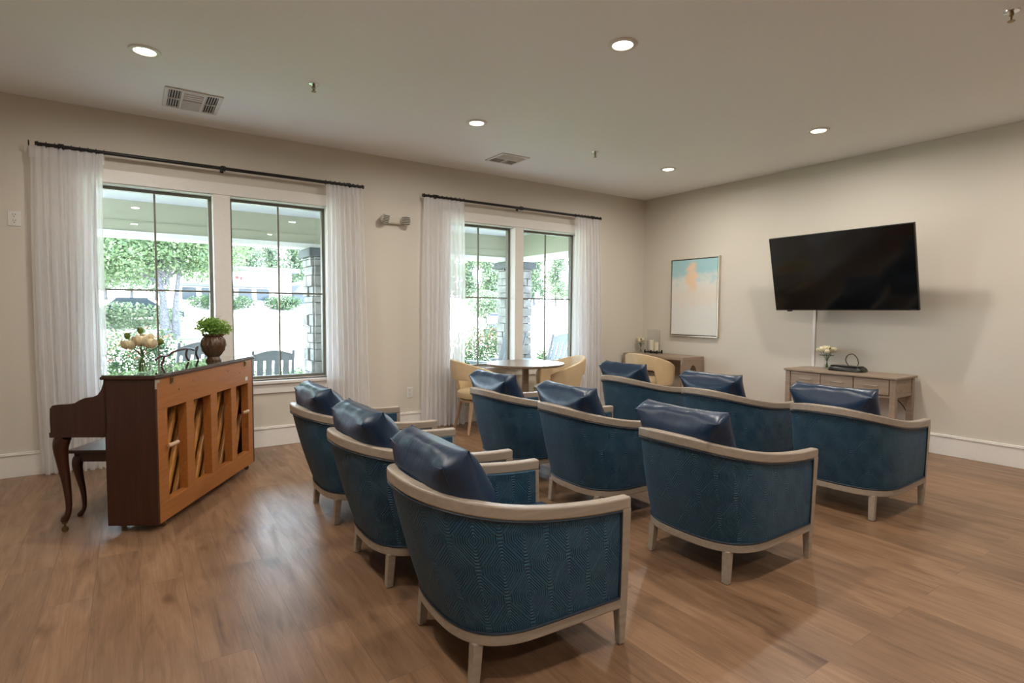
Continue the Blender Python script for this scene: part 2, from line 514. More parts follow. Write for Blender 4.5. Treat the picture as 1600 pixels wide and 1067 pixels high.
# ------------------------------------------------------------------ mesh helpers
class MB:
    def __init__(s):
        s.v, s.f, s.uv = [], [], {}
    def add(s, vs, fs):
        o = len(s.v)
        s.v += [tuple(p) for p in vs]
        s.f += [tuple(i + o for i in f) for f in fs]
        return o
    def box(s, a, b, m=None):
        x0, y0, z0 = a
        x1, y1, z1 = b
        vs = [(x0, y0, z0), (x1, y0, z0), (x1, y1, z0), (x0, y1, z0), (x0, y0, z1), (x1, y0, z1), (x1, y1, z1), (x0, y1, z1)]
        if m is not None:
            vs = [tuple(m @ Vector(p)) for p in vs]
        s.add(vs, [(0, 3, 2, 1), (4, 5, 6, 7), (0, 1, 5, 4), (1, 2, 6, 5), (2, 3, 7, 6), (3, 0, 4, 7)])
        return s
    def cbox(s, c, d, m=None):
        return s.box([c[i] - d[i] / 2 for i in range(3)], [c[i] + d[i] / 2 for i in range(3)], m)
    def bar(s, p, q, w, h, up=(0, 0, 1)):
        p, q = Vector(p), Vector(q)
        d = (q - p).normalized()
        u = Vector(up)
        if abs(d.dot(u)) > 0.95:
            u = Vector((1, 0, 0))
        x = d.cross(u).normalized() * (w / 2)
        y = x.cross(d).normalized() * (h / 2)
        vs = [p - x - y, p + x - y, p + x + y, p - x + y, q - x - y, q + x - y, q + x + y, q - x + y]
        s.add(vs, [(0, 3, 2, 1), (4, 5, 6, 7), (0, 1, 5, 4), (1, 2, 6, 5), (2, 3, 7, 6), (3, 0, 4, 7)])
        return s
    def loft(s, rings, closed=True, caps=True, wrap=False):
        n = len(rings[0])
        vs = [p for r in rings for p in r]
        fs = []
        k = len(rings)
        for i in range(k if wrap else k - 1):
            a, b = i * n, ((i + 1) % k) * n
            for j in range(n if closed else n - 1):
                j2 = (j + 1) % n
                fs.append((a + j, a + j2, b + j2, b + j))
        if caps and closed and not wrap:
            fs.append(tuple(range(n - 1, -1, -1)))
            fs.append(tuple(range((k - 1) * n, k * n)))
        s.add(vs, fs)
        return s
    def tube(s, path, r, seg=10, closed=False):
        path = [Vector(p) for p in path]
        rad = r if isinstance(r, (list, tuple)) else [r] * len(path)
        rings = []
        k = len(path)
        prev = None
        for i, p in enumerate(path):
            if closed:
                t = (path[(i + 1) % k] - path[i - 1]).normalized()
            else:
                t = (path[min(i + 1, k - 1)] - path[max(i - 1, 0)]).normalized()
            if prev is None:
                u = Vector((0, 0, 1)) if abs(t.z) < 0.9 else Vector((1, 0, 0))
                x = t.cross(u).normalized()
            else:
                x = (prev - t * prev.dot(t)).normalized()
            prev = x
            y = t.cross(x)
            rings.append([p + (x * math.cos(2 * PI * j / seg) + y * math.sin(2 * PI * j / seg)) * rad[i] for j in range(seg)])
        return s.loft(rings, wrap=closed)
    def lathe(s, prof, c=(0, 0, 0), seg=24, ribs=0, amp=0.0, twist=0.0):
        rings = []
        for r, z in prof:
            ring = []
            for j in range(seg):
                a = 2 * PI * j / seg
                rr = r * (1 + amp * math.cos(ribs * (a + twist * z))) if ribs else r
                ring.append((c[0] + rr * math.cos(a), c[1] + rr * math.sin(a), c[2] + z))
            rings.append(ring)
        return s.loft(rings)
    def prism(s, pts, lo, hi, plane='yz'):
        def P(a, b, c):
            return {'yz': (c, a, b), 'xz': (a, c, b), 'xy': (a, b, c)}[plane]
        n = len(pts)
        vs = [P(a, b, lo) for a, b in pts] + [P(a, b, hi) for a, b in pts]
        fs = [tuple(range(n - 1, -1, -1)), tuple(range(n, 2 * n))]
        fs += [(i, (i + 1) % n, n + (i + 1) % n, n + i) for i in range(n)]
        s.add(vs, fs)
        return s
    def ball(s, c, r, seg=12, rings=8, sq=(1, 1, 1)):
        pr = []
        for i in range(rings + 1):
            a = -PI / 2 + PI * i / rings
            pr.append((max(1e-4, r * math.cos(a)), r * math.sin(a)))
        rr = [[(c[0] + q * math.cos(2 * PI * j / seg) * sq[0], c[1] + q * math.sin(2 * PI * j / seg) * sq[1], c[2] + z * sq[2]) for j in range(seg)] for q, z in pr]
        return s.loft(rr)
    def build(s, name, mat, parent=None, smooth=False, bevel=0.0, bseg=2, sub=0, label=None, angle=40, solid=0.0):
        me = bpy.data.meshes.new(name)
        me.from_pydata(s.v, [], s.f)
        bm = bmesh.new()
        bm.from_mesh(me)
        bmesh.ops.recalc_face_normals(bm, faces=bm.faces)
        bm.to_mesh(me)
        bm.free()
        me.materials.append(mat)
        o = bpy.data.objects.new(name, me)
        COL.objects.link(o)
        if parent is not None:
            o.parent = parent
        if smooth:
            for p in me.polygons:
                p.use_smooth = True
            try:
                me.set_sharp_from_angle(angle=math.radians(angle))
            except Exception:
                pass
        if solid:
            md = o.modifiers.new('solid', 'SOLIDIFY')
            md.thickness = solid
        if bevel:
            md = o.modifiers.new('bevel', 'BEVEL')
            md.width = bevel
            md.segments = bseg
            md.limit_method = 'ANGLE'
            md.angle_limit = math.radians(35)
        if sub:
            md = o.modifiers.new('sub', 'SUBSURF')
            md.levels = sub
            md.render_levels = sub
        if label:
            o['label'] = label
        return o

def tag(o, label=None, cat=None, group=None, kind=None):
    if label: o['label'] = label
    if cat: o['category'] = cat
    if group: o['group'] = group
    if kind: o['kind'] = kind
    return o

def thing(name, label, cat, loc=(0, 0, 0), rz=0.0, group=None, kind=None):
    o = bpy.data.objects.new(name, None)
    o.empty_display_size = 0.1
    COL.objects.link(o)
    o.location = loc
    o.rotation_euler = (0, 0, rz)
    return tag(o, label, cat, group, kind)

def struct(o):
    o['kind'] = 'structure'
    return o

def copy_tree(o, parent=None):
    c = o.copy()
    COL.objects.link(c)
    if parent is not None:
        c.parent = parent
    for ch in list(o.children):
        copy_tree(ch, c)
    return c

def catmull(pts, n=6, closed=False):
    pts = [Vector(p) for p in pts]
    out = []
    k = len(pts)
    for i in range(k if closed else k - 1):
        if closed:
            p0, p1, p2, p3 = pts[i - 1], pts[i], pts[(i + 1) % k], pts[(i + 2) % k]
        else:
            p0, p1, p2, p3 = pts[max(i - 1, 0)], pts[i], pts[i + 1], pts[min(i + 2, k - 1)]
        for j in range(n):
            t = j / n
            out.append(0.5 * ((2 * p1) + (p2 - p0) * t + (2 * p0 - 5 * p1 + 4 * p2 - p3) * t * t + (3 * p1 - p0 - 3 * p2 + p3) * t ** 3))
    if not closed:
        out.append(pts[-1])
    return out

def leaf_cloud(name, mat, parent, blobs, count, size, seed, kind=None, droop=0.0, aspect=0.55):
    """count small pointed leaves scattered in the shells of ellipsoid blobs [(c, r)]"""
    rnd = random.Random(seed)
    vs, fs = [], []
    wts = [b[1][0] * b[1][1] + b[1][2] * b[1][0] for b in blobs]
    for i in range(count):
        c, r = rnd.choices(blobs, wts)[0]
        d = Vector((rnd.gauss(0, 1), rnd.gauss(0, 1), rnd.gauss(0, 1))).normalized()
        q = rnd.random() ** 0.45
        p = Vector((c[0] + d.x * r[0] * q, c[1] + d.y * r[1] * q, c[2] + d.z * r[2] * q))
        a = Vector((rnd.gauss(0, 1), rnd.gauss(0, 1), rnd.gauss(0, .7) - droop)).normalized()
        b = a.cross(Vector((rnd.gauss(0, 1), rnd.gauss(0, 1), rnd.gauss(0, 1)))).normalized()
        s = size * (0.6 + 0.8 * rnd.random())
        o = len(vs)
        vs += [p - a * s * .5, p + b * s * aspect * .5, p + a * s * .5, p - b * s * aspect * .5]
        fs.append((o, o + 1, o + 2, o + 3))
    me = bpy.data.meshes.new(name)
    me.from_pydata([tuple(v) for v in vs], [], fs)
    me.materials.append(mat)
    o = bpy.data.objects.new(name, me)
    COL.objects.link(o)
    if parent is not None:
        o.parent = parent
    if kind:
        o['kind'] = kind
    return o

# ------------------------------------------------------------------ room shell
H = 3.05
XL, YB = -9.4, -9.0           # room reaches past the camera
struct(MB().box((XL, YB, -0.12), (0.0, 0.0, 0.0)).build('floor', M['floor']))
struct(MB().box((XL - .2, YB - .2, H), (0.2, 0.2, H + 0.15)).build('ceiling', M['ceiling']))
struct(MB().box((0.0, YB - .2, -0.12), (0.2, 0.2, H)).build('wall_right', M['wall']))
struct(MB().box((XL - .2, YB - .2, -0.12), (XL, 0.2, H)).build('wall_left', M['wall']))
struct(MB().box((XL, YB - .2, -0.12), (0.0, YB, H)).build('wall_front', M['wall']))
WIN = [(-6.735, -4.75), (-3.325, -1.315)]
ZS, ZT = 0.66, 2.44
w = MB()
w.box((XL, 0, -0.12), (WIN[0][0], 0.2, H)).box((WIN[0][1], 0, -0.12), (WIN[1][0], 0.2, H)).box((WIN[1][1], 0, -0.12), (0, 0.2, H))
for a, b in WIN:
    w.box((a, 0, -0.12), (b, 0.2, ZS)).box((a, 0, ZT), (b, 0.2, H))
struct(w.build('wall_back', M['wall']))

def baseboard(name, p, q, inward):
    m = MB()
    (x0, y0), (x1, y1) = p, q
    ix, iy = inward
    def seg(t, z0, z1):
        a = (min(x0, x1, x0 + ix * t, x1 + ix * t), min(y0, y1, y0 + iy * t, y1 + iy * t), z0)
        b = (max(x0, x1, x0 + ix * t, x1 + ix * t), max(y0, y1, y0 + iy * t, y1 + iy * t), z1)
        m.box(a, b)
    seg(0.016, 0.0, 0.178)
    seg(0.024, 0.178, 0.188)
    seg(0.018, 0.188, 0.20)
    struct(m.build(name, M['trim'], bevel=0.003))
baseboard('baseboard_back', (XL, 0), (0, 0), (0, -1))
baseboard('baseboard_right', (0, YB), (0, -0.02), (-1, 0))
baseboard('baseboard_left', (XL, YB), (XL, -0.02), (1, 0))
baseboard('baseboard_front', (XL + .02, YB), (-0.02, YB), (0, 1))

def window(name, x0, x1, mull):
    root = struct(bpy.data.objects.new(name, None))
    COL.objects.link(root)
    root.location = ((x0 + x1) / 2, 0.1, ZS)
    def T(m):   # to root-local
        ox, oy, oz = root.location
        m.v = [(x - ox, y - oy, z - oz) for x, y, z in m.v]
        return m
    cw = 0.105
    xm = (x0 + x1) / 2
    m = MB()
    m.box((x0 - cw, -0.018, ZT), (x1 + cw, 0, ZT + 0.11))
    m.box((x0 - cw, -0.018, ZS), (x0, 0, ZT)).box((x1, -0.018, ZS), (x1 + cw, 0, ZT))
    T(m).build('casing', M['trim'], root, bevel=0.003)
    m = MB().box((x0 - cw - .02, -0.045, ZS - 0.03), (x1 + cw + .02, 0.1, ZS))
    T(m).build('sill', M['trim'], root, bevel=0.004)
    m = MB().box((x0 - cw, -0.018, ZS - 0.125), (x1 + cw, 0, ZS - 0.03))
    T(m).build('apron', M['trim'], root, bevel=0.003)
    m = MB().box((xm - mull / 2, -0.012, ZS), (xm + mull / 2, 0.2, ZT))
    T(m).build('mullion', M['trim'], root, bevel=0.003)
    # jamb liners
    m = MB().box((x0, 0, ZS), (x0 + .008, 0.2, ZT)).box((x1 - .008, 0, ZS), (x1, 0.2, ZT)).box((x0, 0, ZT - .008), (x1, 0.2, ZT)).box((x0, .1, ZS), (x1, .2, ZS + .008))
    T(m).build('jamb', M['trim'], root)
    for a, b in ((x0 + .008, xm - mull / 2), (xm + mull / 2, x1 - .008)):
        fw_ = 0.028
        za, zb = ZS + .008, ZT - .008
        m = MB()
        m.box((a, 0.11, za), (a + fw_, 0.17, zb)).box((b - fw_, 0.11, za), (b, 0.17, zb))
        m.box((a + fw_, 0.11, za), (b - fw_, 0.17, za + fw_)).box((a + fw_, 0.11, zb - fw_), (b - fw_, 0.17, zb))
        f = T(m).build('sash', M['bronze'], root, bevel=0.002)
        xc = (a + b) / 2
        zc = 1.535
        m = MB()
        m.box((xc - .008, 0.131, za + fw_), (xc + .008, 0.149, zb - fw_)).box((a + fw_, 0.132, zc - .008), (b - fw_, 0.148, zc + .008))
        T(m).build('muntin', M['bronze'], f)
        m = MB().box((a + fw_, 0.137, za + fw_), (b - fw_, 0.143, zb - fw_))
        T(m).build('pane', M['glass'], f)
    return root
window('window_1', WIN[0][0], WIN[0][1], 0.145)
window('window_2', WIN[1][0], WIN[1][1], 0.13)

# ------------------------------------------------------------------ ceiling fittings
def downlight(loc, label):
    t = thing('ceiling_light', label, 'ceiling light', loc, 0, 'recessed ceiling lights')
    m = MB().lathe([(0.062, -0.004), (0.066, -0.010), (0.088, -0.008), (0.095, 0.0), (0.088, 0.0), (0.062, 0.0)], seg=40)
    m.build('trim_ring', M['plastic'], t, smooth=True)
    m = MB().lathe([(0.0005, -0.0055), (0.060, -0.0055), (0.063, -0.003), (0.0005, -0.003)], seg=40)
    m.build('lens', M['lens'], t)
    ld = bpy.data.lights.new('downlight', 'AREA')
    ld.shape = 'DISK'
    ld.size = 0.12
    ld.energy = LAMP_POWER
    ld.color = LAMP_COLOR
    ld.spread = math.radians(174)
    lo = bpy.data.objects.new('lamp_glow', ld)
    COL.objects.link(lo)
    lo.parent = t
    lo.location = (0, 0, -0.012)
    return t
downlight((-6.358, -1.488, H), 'round recessed ceiling light above the piano, left of the big air vent')
downlight((-3.87, -3.34, H), 'largest-looking recessed ceiling light, over the middle row of armchairs')
downlight((-3.87, -1.54, H), 'recessed ceiling light between the two windows, left of the small air vent')
downlight((-1.185, -3.19, H), 'recessed ceiling light over the front of the television')
downlight((-1.195, -1.45, H), 'recessed ceiling light nearest the room corner, above the framed painting')
for q in ((-6.36, -3.3), (-6.36, -5.05), (-3.87, -5.05), (-1.19, -5.0), (-3.87, -7.2), (-6.36, -7.2)):  # rearmost pair: unseen lamps added to brighten the nearest armchair
    downlight((q[0], q[1], H), 'unseen recessed ceiling light outside the edges of the picture')

def sprinkler(loc, label):
    t = thing('fire_sprinkler', label, 'sprinkler', loc, 0, 'fire sprinklers')
    MB().lathe([(0.001, -0.012), (0.012, -0.014), (0.036, -0.006), (0.038, 0.0), (0.001, 0.0)], seg=24).build('escutcheon', M['chrome'], t, smooth=True)
    m = MB().lathe([(0.011, -0.012), (0.011, -0.026), (0.004, -0.028), (0.004, -0.05), (0.001, -0.05)], seg=12)
    m.bar((-0.014, 0, -0.026), (0, 0, -0.055), .004, .004).bar((0.014, 0, -0.026), (0, 0, -0.055), .004, .004)
    m.build('head', M['brass'], t)
    MB().lathe([(0.001, -0.055), (0.018, -0.055), (0.018, -0.058), (0.001, -0.058)], seg=14).build('deflector', M['brass'], t)
    return t
sprinkler((-5.304, -1.575, H), 'small fire sprinkler on the ceiling right of the big air vent')
sprinkler((-2.382, -1.479, H), 'small fire sprinkler on the ceiling right of the small air vent')
sprinkler((-2.383, -4.86, H), 'fire sprinkler at the top right corner of the picture')

def vent(loc, w_, d_, label, rz=0, style=0):
    t = thing('air_vent', label, 'air vent', loc, rz, 'ceiling air vents')
    m = MB()
    b = 0.03
    m.box((-w_ / 2, -d_ / 2, -0.012), (w_ / 2, -d_ / 2 + b, 0)).box((-w_ / 2, d_ / 2 - b, -0.012), (w_ / 2, d_ / 2, 0))
    m.box((-w_ / 2, -d_ / 2 + b, -0.012), (-w_ / 2 + b, d_ / 2 - b, 0)).box((w_ / 2 - b, -d_ / 2 + b, -0.012), (w_ / 2, d_ / 2 - b, 0))
    m.build('frame', M['plastic'], t, bevel=0.003)
    MB().box((-w_ / 2 + b, -d_ / 2 + b, -0.002), (w_ / 2 - b, d_ / 2 - b, 0.0)).build('duct_opening', M['slot'], t)
    s = MB()
    x0, x1, y0, y1 = -w_ / 2 + b, w_ / 2 - b, -d_ / 2 + b, d_ / 2 - b
    W4 = (x1 - x0)
    if style == 0:
        for xa, xb in ((x0, x0 + W4 * .26), (x1 - W4 * .26, x1)):
            k = 5
            for i in range(k):
                x = xa + (xb - xa) * (i + .5) / k
                s.bar((x, y0, -.008), (x, y1, -.008), .004, .010, up=(.5, 0, 1))
        for i in range(9):
            y = y0 + (y1 - y0) * (i + .5) / 9
            s.bar((x0 + W4 * .29, y, -.008), (x1 - W4 * .29, y, -.008), .016, .004, up=(0, .6, 1))
        for f in (.275, .725):
            x = x0 + W4 * f
            s.box((x - .008, y0, -.012), (x + .008, y1, -.003))
        ym = (y0 + y1) / 2
        s.box((x0, ym - .006, -.012), (x1, ym + .006, -.003))
    else:
        s.box((-.008, y0, -.012), (.008, y1, -.003))
        s.box((x0, .0, -.012), (x1, .014, -.003))
        for i in range(8):
            y = y0 + (0 - y0) * (i + .5) / 8
            s.bar((x0, y, -.008), (x1, y, -.008), .018 if i % 2 else .008, .003, up=(0, .9, 1))
        for i in range(6):
            y = .014 + (y1 - .014) * (i + .5) / 6
            s.bar((.008, y, -.008), (x1, y, -.008), .009, .003, up=(0, -.9, 1))
            s.bar((x0, y, -.008), (-.008, y, -.008), .006, .003, up=(0, -.9, 1))
    s.build('louvre', M['plastic'], t)
    return t
vent((-6.02, -0.655, H), 0.40, 0.48, 'large white ceiling air vent above the left window')
vent((-2.985, -0.715, H), 0.36, 0.36, 'small square ceiling air vent above the right window', 0, 1)

# ------------------------------------------------------------------ wall fittings
def outlet(loc, label, duplex=True):
    t = thing('wall_outlet', label, 'outlet', loc, 0, 'wall outlets')
    MB().box((-.04, -.006, -.06), (.04, 0, .06)).build('cover_plate', M['plastic'], t, bevel=.003)
    for dz in (-.024, .024):
        f = MB().lathe([(.001, 0), (.018, 0), (.018, .002), (.001, .002)], seg=20)
        f.v = [(x, -.006 - z, y + dz) for x, y, z in f.v]
        s = f.build('socket', M['plastic'], t)
        g = MB().box((-.009, -.0088, dz + .002), (-.006, -.0078, dz + .012)).box((.006, -.0088, dz + .002), (.009, -.0088 + .001, dz + .012)).box((-.003, -.0088, dz - .012), (.003, -.0078, dz - .006))
        g.build('slot', M['slot'], s)
    return t
outlet((-7.221, 0, 2.078), 'white wall outlet high up left of the left curtain')
outlet((-3.843, 0, 0.425), 'white wall outlet low on the wall between the two windows')

t = thing('emergency_light', 'twin-head emergency light on the wall between the two windows', 'emergency light', (-4.04, 0, 2.365))
MB().box((-.13, -.05, -.045), (.13, 0, .045)).build('housing', M['beigeplastic'], t, bevel=.02, bseg=3)
for sx in (-1, 1):
    hd = MB()
    rot = Matrix.Translation((sx * .135, -.055, .012)) @ Matrix.Rotation(sx * -.35, 4, 'Z') @ Matrix.Rotation(.35, 4, 'X')
    hd.lathe([(.03, 0.0), (.05, -.025), (.055, -.05), (.05, -.056), (.001, -.056)], seg=20)
    hd.v = [tuple(rot @ Vector((x, z, y))) for x, y, z in hd.v]
    ho = hd.build('lamp_head', M['beigeplastic'], t, smooth=True)
    g = MB()
    for k in range(-2, 3):
        g.box((-.042, -.060, k * .018 - .003), (.042, -.055, k * .018 + .003), rot)
    g.build('lens_grille', M['slot'], ho)

# ------------------------------------------------------------------ curtains and rods
def rod(x0, x1, label):
    t = thing('curtain_rod', label, 'curtain rod', ((x0 + x1) / 2, -.1, 2.665), 0, 'black curtain rods')
    hw = (x1 - x0) / 2
    MB().tube([(-hw, 0, 0), (hw, 0, 0)], .0155, 14).build('pole', M['black'], t, smooth=True)
    for sx in (-1, 1):
        MB().tube([(sx * hw, 0, 0), (sx * (hw + .022), 0, 0)], .019, 14).build('finial', M['black'], t, smooth=True)
    for x in (-hw + .14, 0, hw - .14):
        m = MB().tube([(x, 0, .0), (x, .1, .0)], .008, 8)
        m.tube([(x - .018, 0, 0), (x + .018, 0, 0)], .024, 14)
        m.cbox((x, .097, .004), (.03, .006, .05))
        m.build('bracket', M['black'], t, smooth=True)
rod(-7.045, -4.425, 'long black curtain rod above the left window')
rod(-3.70, -1.014, 'black curtain rod above the right window')

def curtain(xa, xb, fa, fb, pleats, seed, label):
    """xa..xb along the rod, fa..fb at the hem"""
    rnd = random.Random(seed)
    t = thing('curtain', label, 'curtain', ((xa + xb) / 2, -.1, 0), 0, 'white sheer curtains')
    ox = (xa + xb) / 2
    nx, nz = pleats * 14, 34
    ph = [rnd.random() * 6.28 for _ in range(8)]
    vs, fs = [], []
    top, bot = 2.648, 0.012
    for k in range(nz + 1):
        s = k / nz
        z = top + (bot - top) * s
        for i in range(nx + 1):
            f = i / nx
            a0 = xa + (xb - xa) * f
            a1 = fa + (fb - fa) * f
            e = s ** 0.7
            x = a0 * (1 - e) + a1 * e
            th = f * pleats * 2 * PI
            if s < 0.04:
                amp = .012
            else:
                amp = .014 + .024 * min(1, (s - .04) * 3)
            y = amp * math.sin(th + .5 * math.sin(th * .5 + ph[0])) + .012 * math.sin(f * 5 + ph[1] + s * 2) * s
            x += .010 * math.sin(2 * th + ph[2]) * min(1, s * 3) + .006 * math.sin(f * 9 + s * 5 + ph[3])
            vs.append((x - ox, y - .005, z))
    for k in range(nz):
        for i in range(nx):
            a = k * (nx + 1) + i
            fs.append((a, a + 1, a + nx + 2, a + nx + 1))
    m = MB()
    m.add(vs, fs)
    m.build('cloth', M['sheer'], t, smooth=True, angle=180)
    # header tape and rings
    for k in range(pleats + 1):
        x = xa + (xb - xa) * k / pleats - ox
        MB().tube([(x, 0.0 + .0215 * math.cos(a), 2.665 + .0215 * math.sin(a)) for a in [2 * PI * j / 14 for j in range(14)]], .003, 6, closed=True).build('ring', M['black'], t)
    hd = MB()
    vs, fs = [], []
    for k in range(2):
        for i in range(nx + 1):
            f = i / nx
            th = f * pleats * 2 * PI
            vs.append((xa + (xb - xa) * f - ox, .013 * math.sin(th + .5 * math.sin(th * .5 + ph[0])) - .007, 2.65 - .09 * k))
    for i in range(nx):
        fs.append((i, i + 1, nx + 2 + i, nx + 1 + i))
    hd.add(vs, fs)
    hd.build('header_tape', M['sheer'], t, smooth=True, angle=180)
    return t
curtain(-7.105, -6.625, -7.10, -6.66, 9, 1, 'white sheer curtain at the far left, behind the piano keyboard')
curtain(-4.80, -4.42, -4.80, -4.36, 8, 2, 'white sheer curtain at the right side of the left window')
curtain(-3.70, -3.19, -3.74, -3.20, 9, 3, 'white sheer curtain at the left side of the right window, behind a tan chair')
curtain(-1.46, -1.005, -1.46, -.93, 8, 4, 'white sheer curtain nearest the room corner')

# ------------------------------------------------------------------ barrel armchairs
def ucurve(w_, x0, xs, xb, n, ns=10, nb=22):
    pts = []
    for i in range(ns):
        pts.append((x0 + (xs - x0) * i / ns, -w_))
    for i in range(nb + 1):
        a = PI / 2 * i / nb
        pts.append((xs + (xb - xs) * math.sin(a) ** (2 / n), -w_ * max(0, math.cos(a)) ** (2 / n)))
    full = pts + [(x, -y) for x, y in pts[:-1][::-1]]
    return full

def inset(pts, d):
    out = []
    k = len(pts)
    for i, p in enumerate(pts):
        a, b = pts[max(i - 1, 0)], pts[min(i + 1, k - 1)]
        tx, ty = b[0] - a[0], b[1] - a[1]
        l = math.hypot(tx, ty) or 1
        out.append((p[0] + ty / l * d, p[1] - tx / l * d))      # towards the seat
    return out

def resample(pts, n):
    d = [0]
    for a, b in zip(pts, pts[1:]):
        d.append(d[-1] + math.hypot(b[0] - a[0], b[1] - a[1]))
    out = []
    for i in range(n):
        s = d[-1] * i / (n - 1)
        j = max(k for k in range(len(d)) if d[k] <= s + 1e-9)
        j = min(j, len(pts) - 2)
        f = (s - d[j]) / max(1e-9, d[j + 1] - d[j])
        out.append((pts[j][0] + (pts[j + 1][0] - pts[j][0]) * f, pts[j][1] + (pts[j + 1][1] - pts[j][1]) * f))
    return out

TW, TXB, BW, BXB = 0.350, -0.868, 0.337, -0.715
ZF, ZB_, RH = 0.570, 0.700, 0.050
def topz(x):
    s = max(0, min(1, x / TXB))
    return ZF + (ZB_ - ZF) * s * s

def sweep_rail(curve, zfun, wd, ht, name, mat, parent, bevel=.008):
    inn = inset(curve, wd)
    rings = []
    for (ox, oy), (ix, iy) in zip(curve, inn):
        z0 = zfun(ox)
        rings.append([(ox, oy, z0), (ox, oy, z0 + ht), (ix, iy, z0 + ht), (ix, iy, z0)])
    m = MB().loft(rings)
    return m.build(name, mat, parent, bevel=bevel, bseg=3, smooth=True)

def cushion(name, w_, h_, t_, mat, parent, M4, nw=22, nh=18, nt=7, seed=0, bulge=.035, pinch=.03):
    """box cushion, corners pulled out, edges drawn in; local axes x=thickness y=width z=height"""
    rnd = random.Random(seed)
    ph = [rnd.random() * 6.28 for _ in range(6)]
    bm = bmesh.new()
    vmap = {}
    def P(a, b, c):          # a thickness, b width, c height in [-1,1]
        eb, ec = 1 - b * b, 1 - c * c
        y = b * (w_ / 2) * (1 - pinch * 1.0 * ec ** .8)
        z = c * (h_ / 2) * (1 - pinch * 1.2 * eb ** .8)
        th = t_ / 2 * (.58 + .42 * (1 - abs(b) ** 3.0) ** .6 * (1 - abs(c) ** 3.5) ** .6)
        x = a * (th + bulge * max(0, eb) * max(0, ec) * .6)
        # wrinkles running from the ends
        wr = .0030 * math.sin(b * 9 + ph[0] + 1.2 * c) + .0012 * math.sin(b * 17 + c * 3 + ph[1])
        z += wr * (1 - abs(a)) * 1.0
        x += .0018 * math.sin(c * 6 + b * 5 + ph[3]) * a
        # side bands swell
        y += math.copysign(.030 * (1 - a * a) * max(0, ec) ** .5, b) if abs(b) > .999 else 0
        z += math.copysign(.036 * (1 - a * a) * max(0, eb) ** .5, c) if abs(c) > .999 else 0
        return (x, y, z)
    def V(i, j, k):
        key = (i, j, k)
        if key not in vmap:
            vmap[key] = bm.verts.new(M4 @ Vector(P(-1 + 2 * i / nt, -1 + 2 * j / nw, -1 + 2 * k / nh)))
        return vmap[key]
    for j in range(nw):
        for k in range(nh):
            for i in (0, nt):
                bm.faces.new((V(i, j, k), V(i, j + 1, k), V(i, j + 1, k + 1), V(i, j, k + 1)))
    for i in range(nt):
        for k in range(nh):
            for j in (0, nw):
                bm.faces.new((V(i, j, k), V(i + 1, j, k), V(i + 1, j, k + 1), V(i, j, k + 1)))
        for j in range(nw):
            for k in (0, nh):
                bm.faces.new((V(i, j, k), V(i + 1, j, k), V(i + 1, j + 1, k), V(i, j + 1, k)))
    bmesh.ops.recalc_face_normals(bm, faces=bm.faces)
    me = bpy.data.meshes.new(name)
    bm.to_mesh(me)
    bm.free()
    me.materials.append(mat)
    for p in me.polygons:
        p.use_smooth = True
    o = bpy.data.objects.new(name, me)
    COL.objects.link(o)
    o.parent = parent
    md = o.modifiers.new('sub', 'SUBSURF')
    md.levels = md.render_levels = 1
    # piping along both seam loops
    pm = MB()
    for a in (-1, 1):
        loop = []
        for j in range(nw + 1): loop.append(P(a, -1 + 2 * j / nw, -1))
        for k in range(1, nh + 1): loop.append(P(a, 1, -1 + 2 * k / nh))
        for j in range(1, nw + 1): loop.append(P(a, 1 - 2 * j / nw, 1))
        for k in range(1, nh): loop.append(P(a, -1, 1 - 2 * k / nh))
        pm.tube([M4 @ Vector((p[0] * .955, p[1] * .988, p[2] * .985)) for p in loop], .0035, 6, closed=True)
    pm.build('seam_piping', mat, o, smooth=True)
    return o

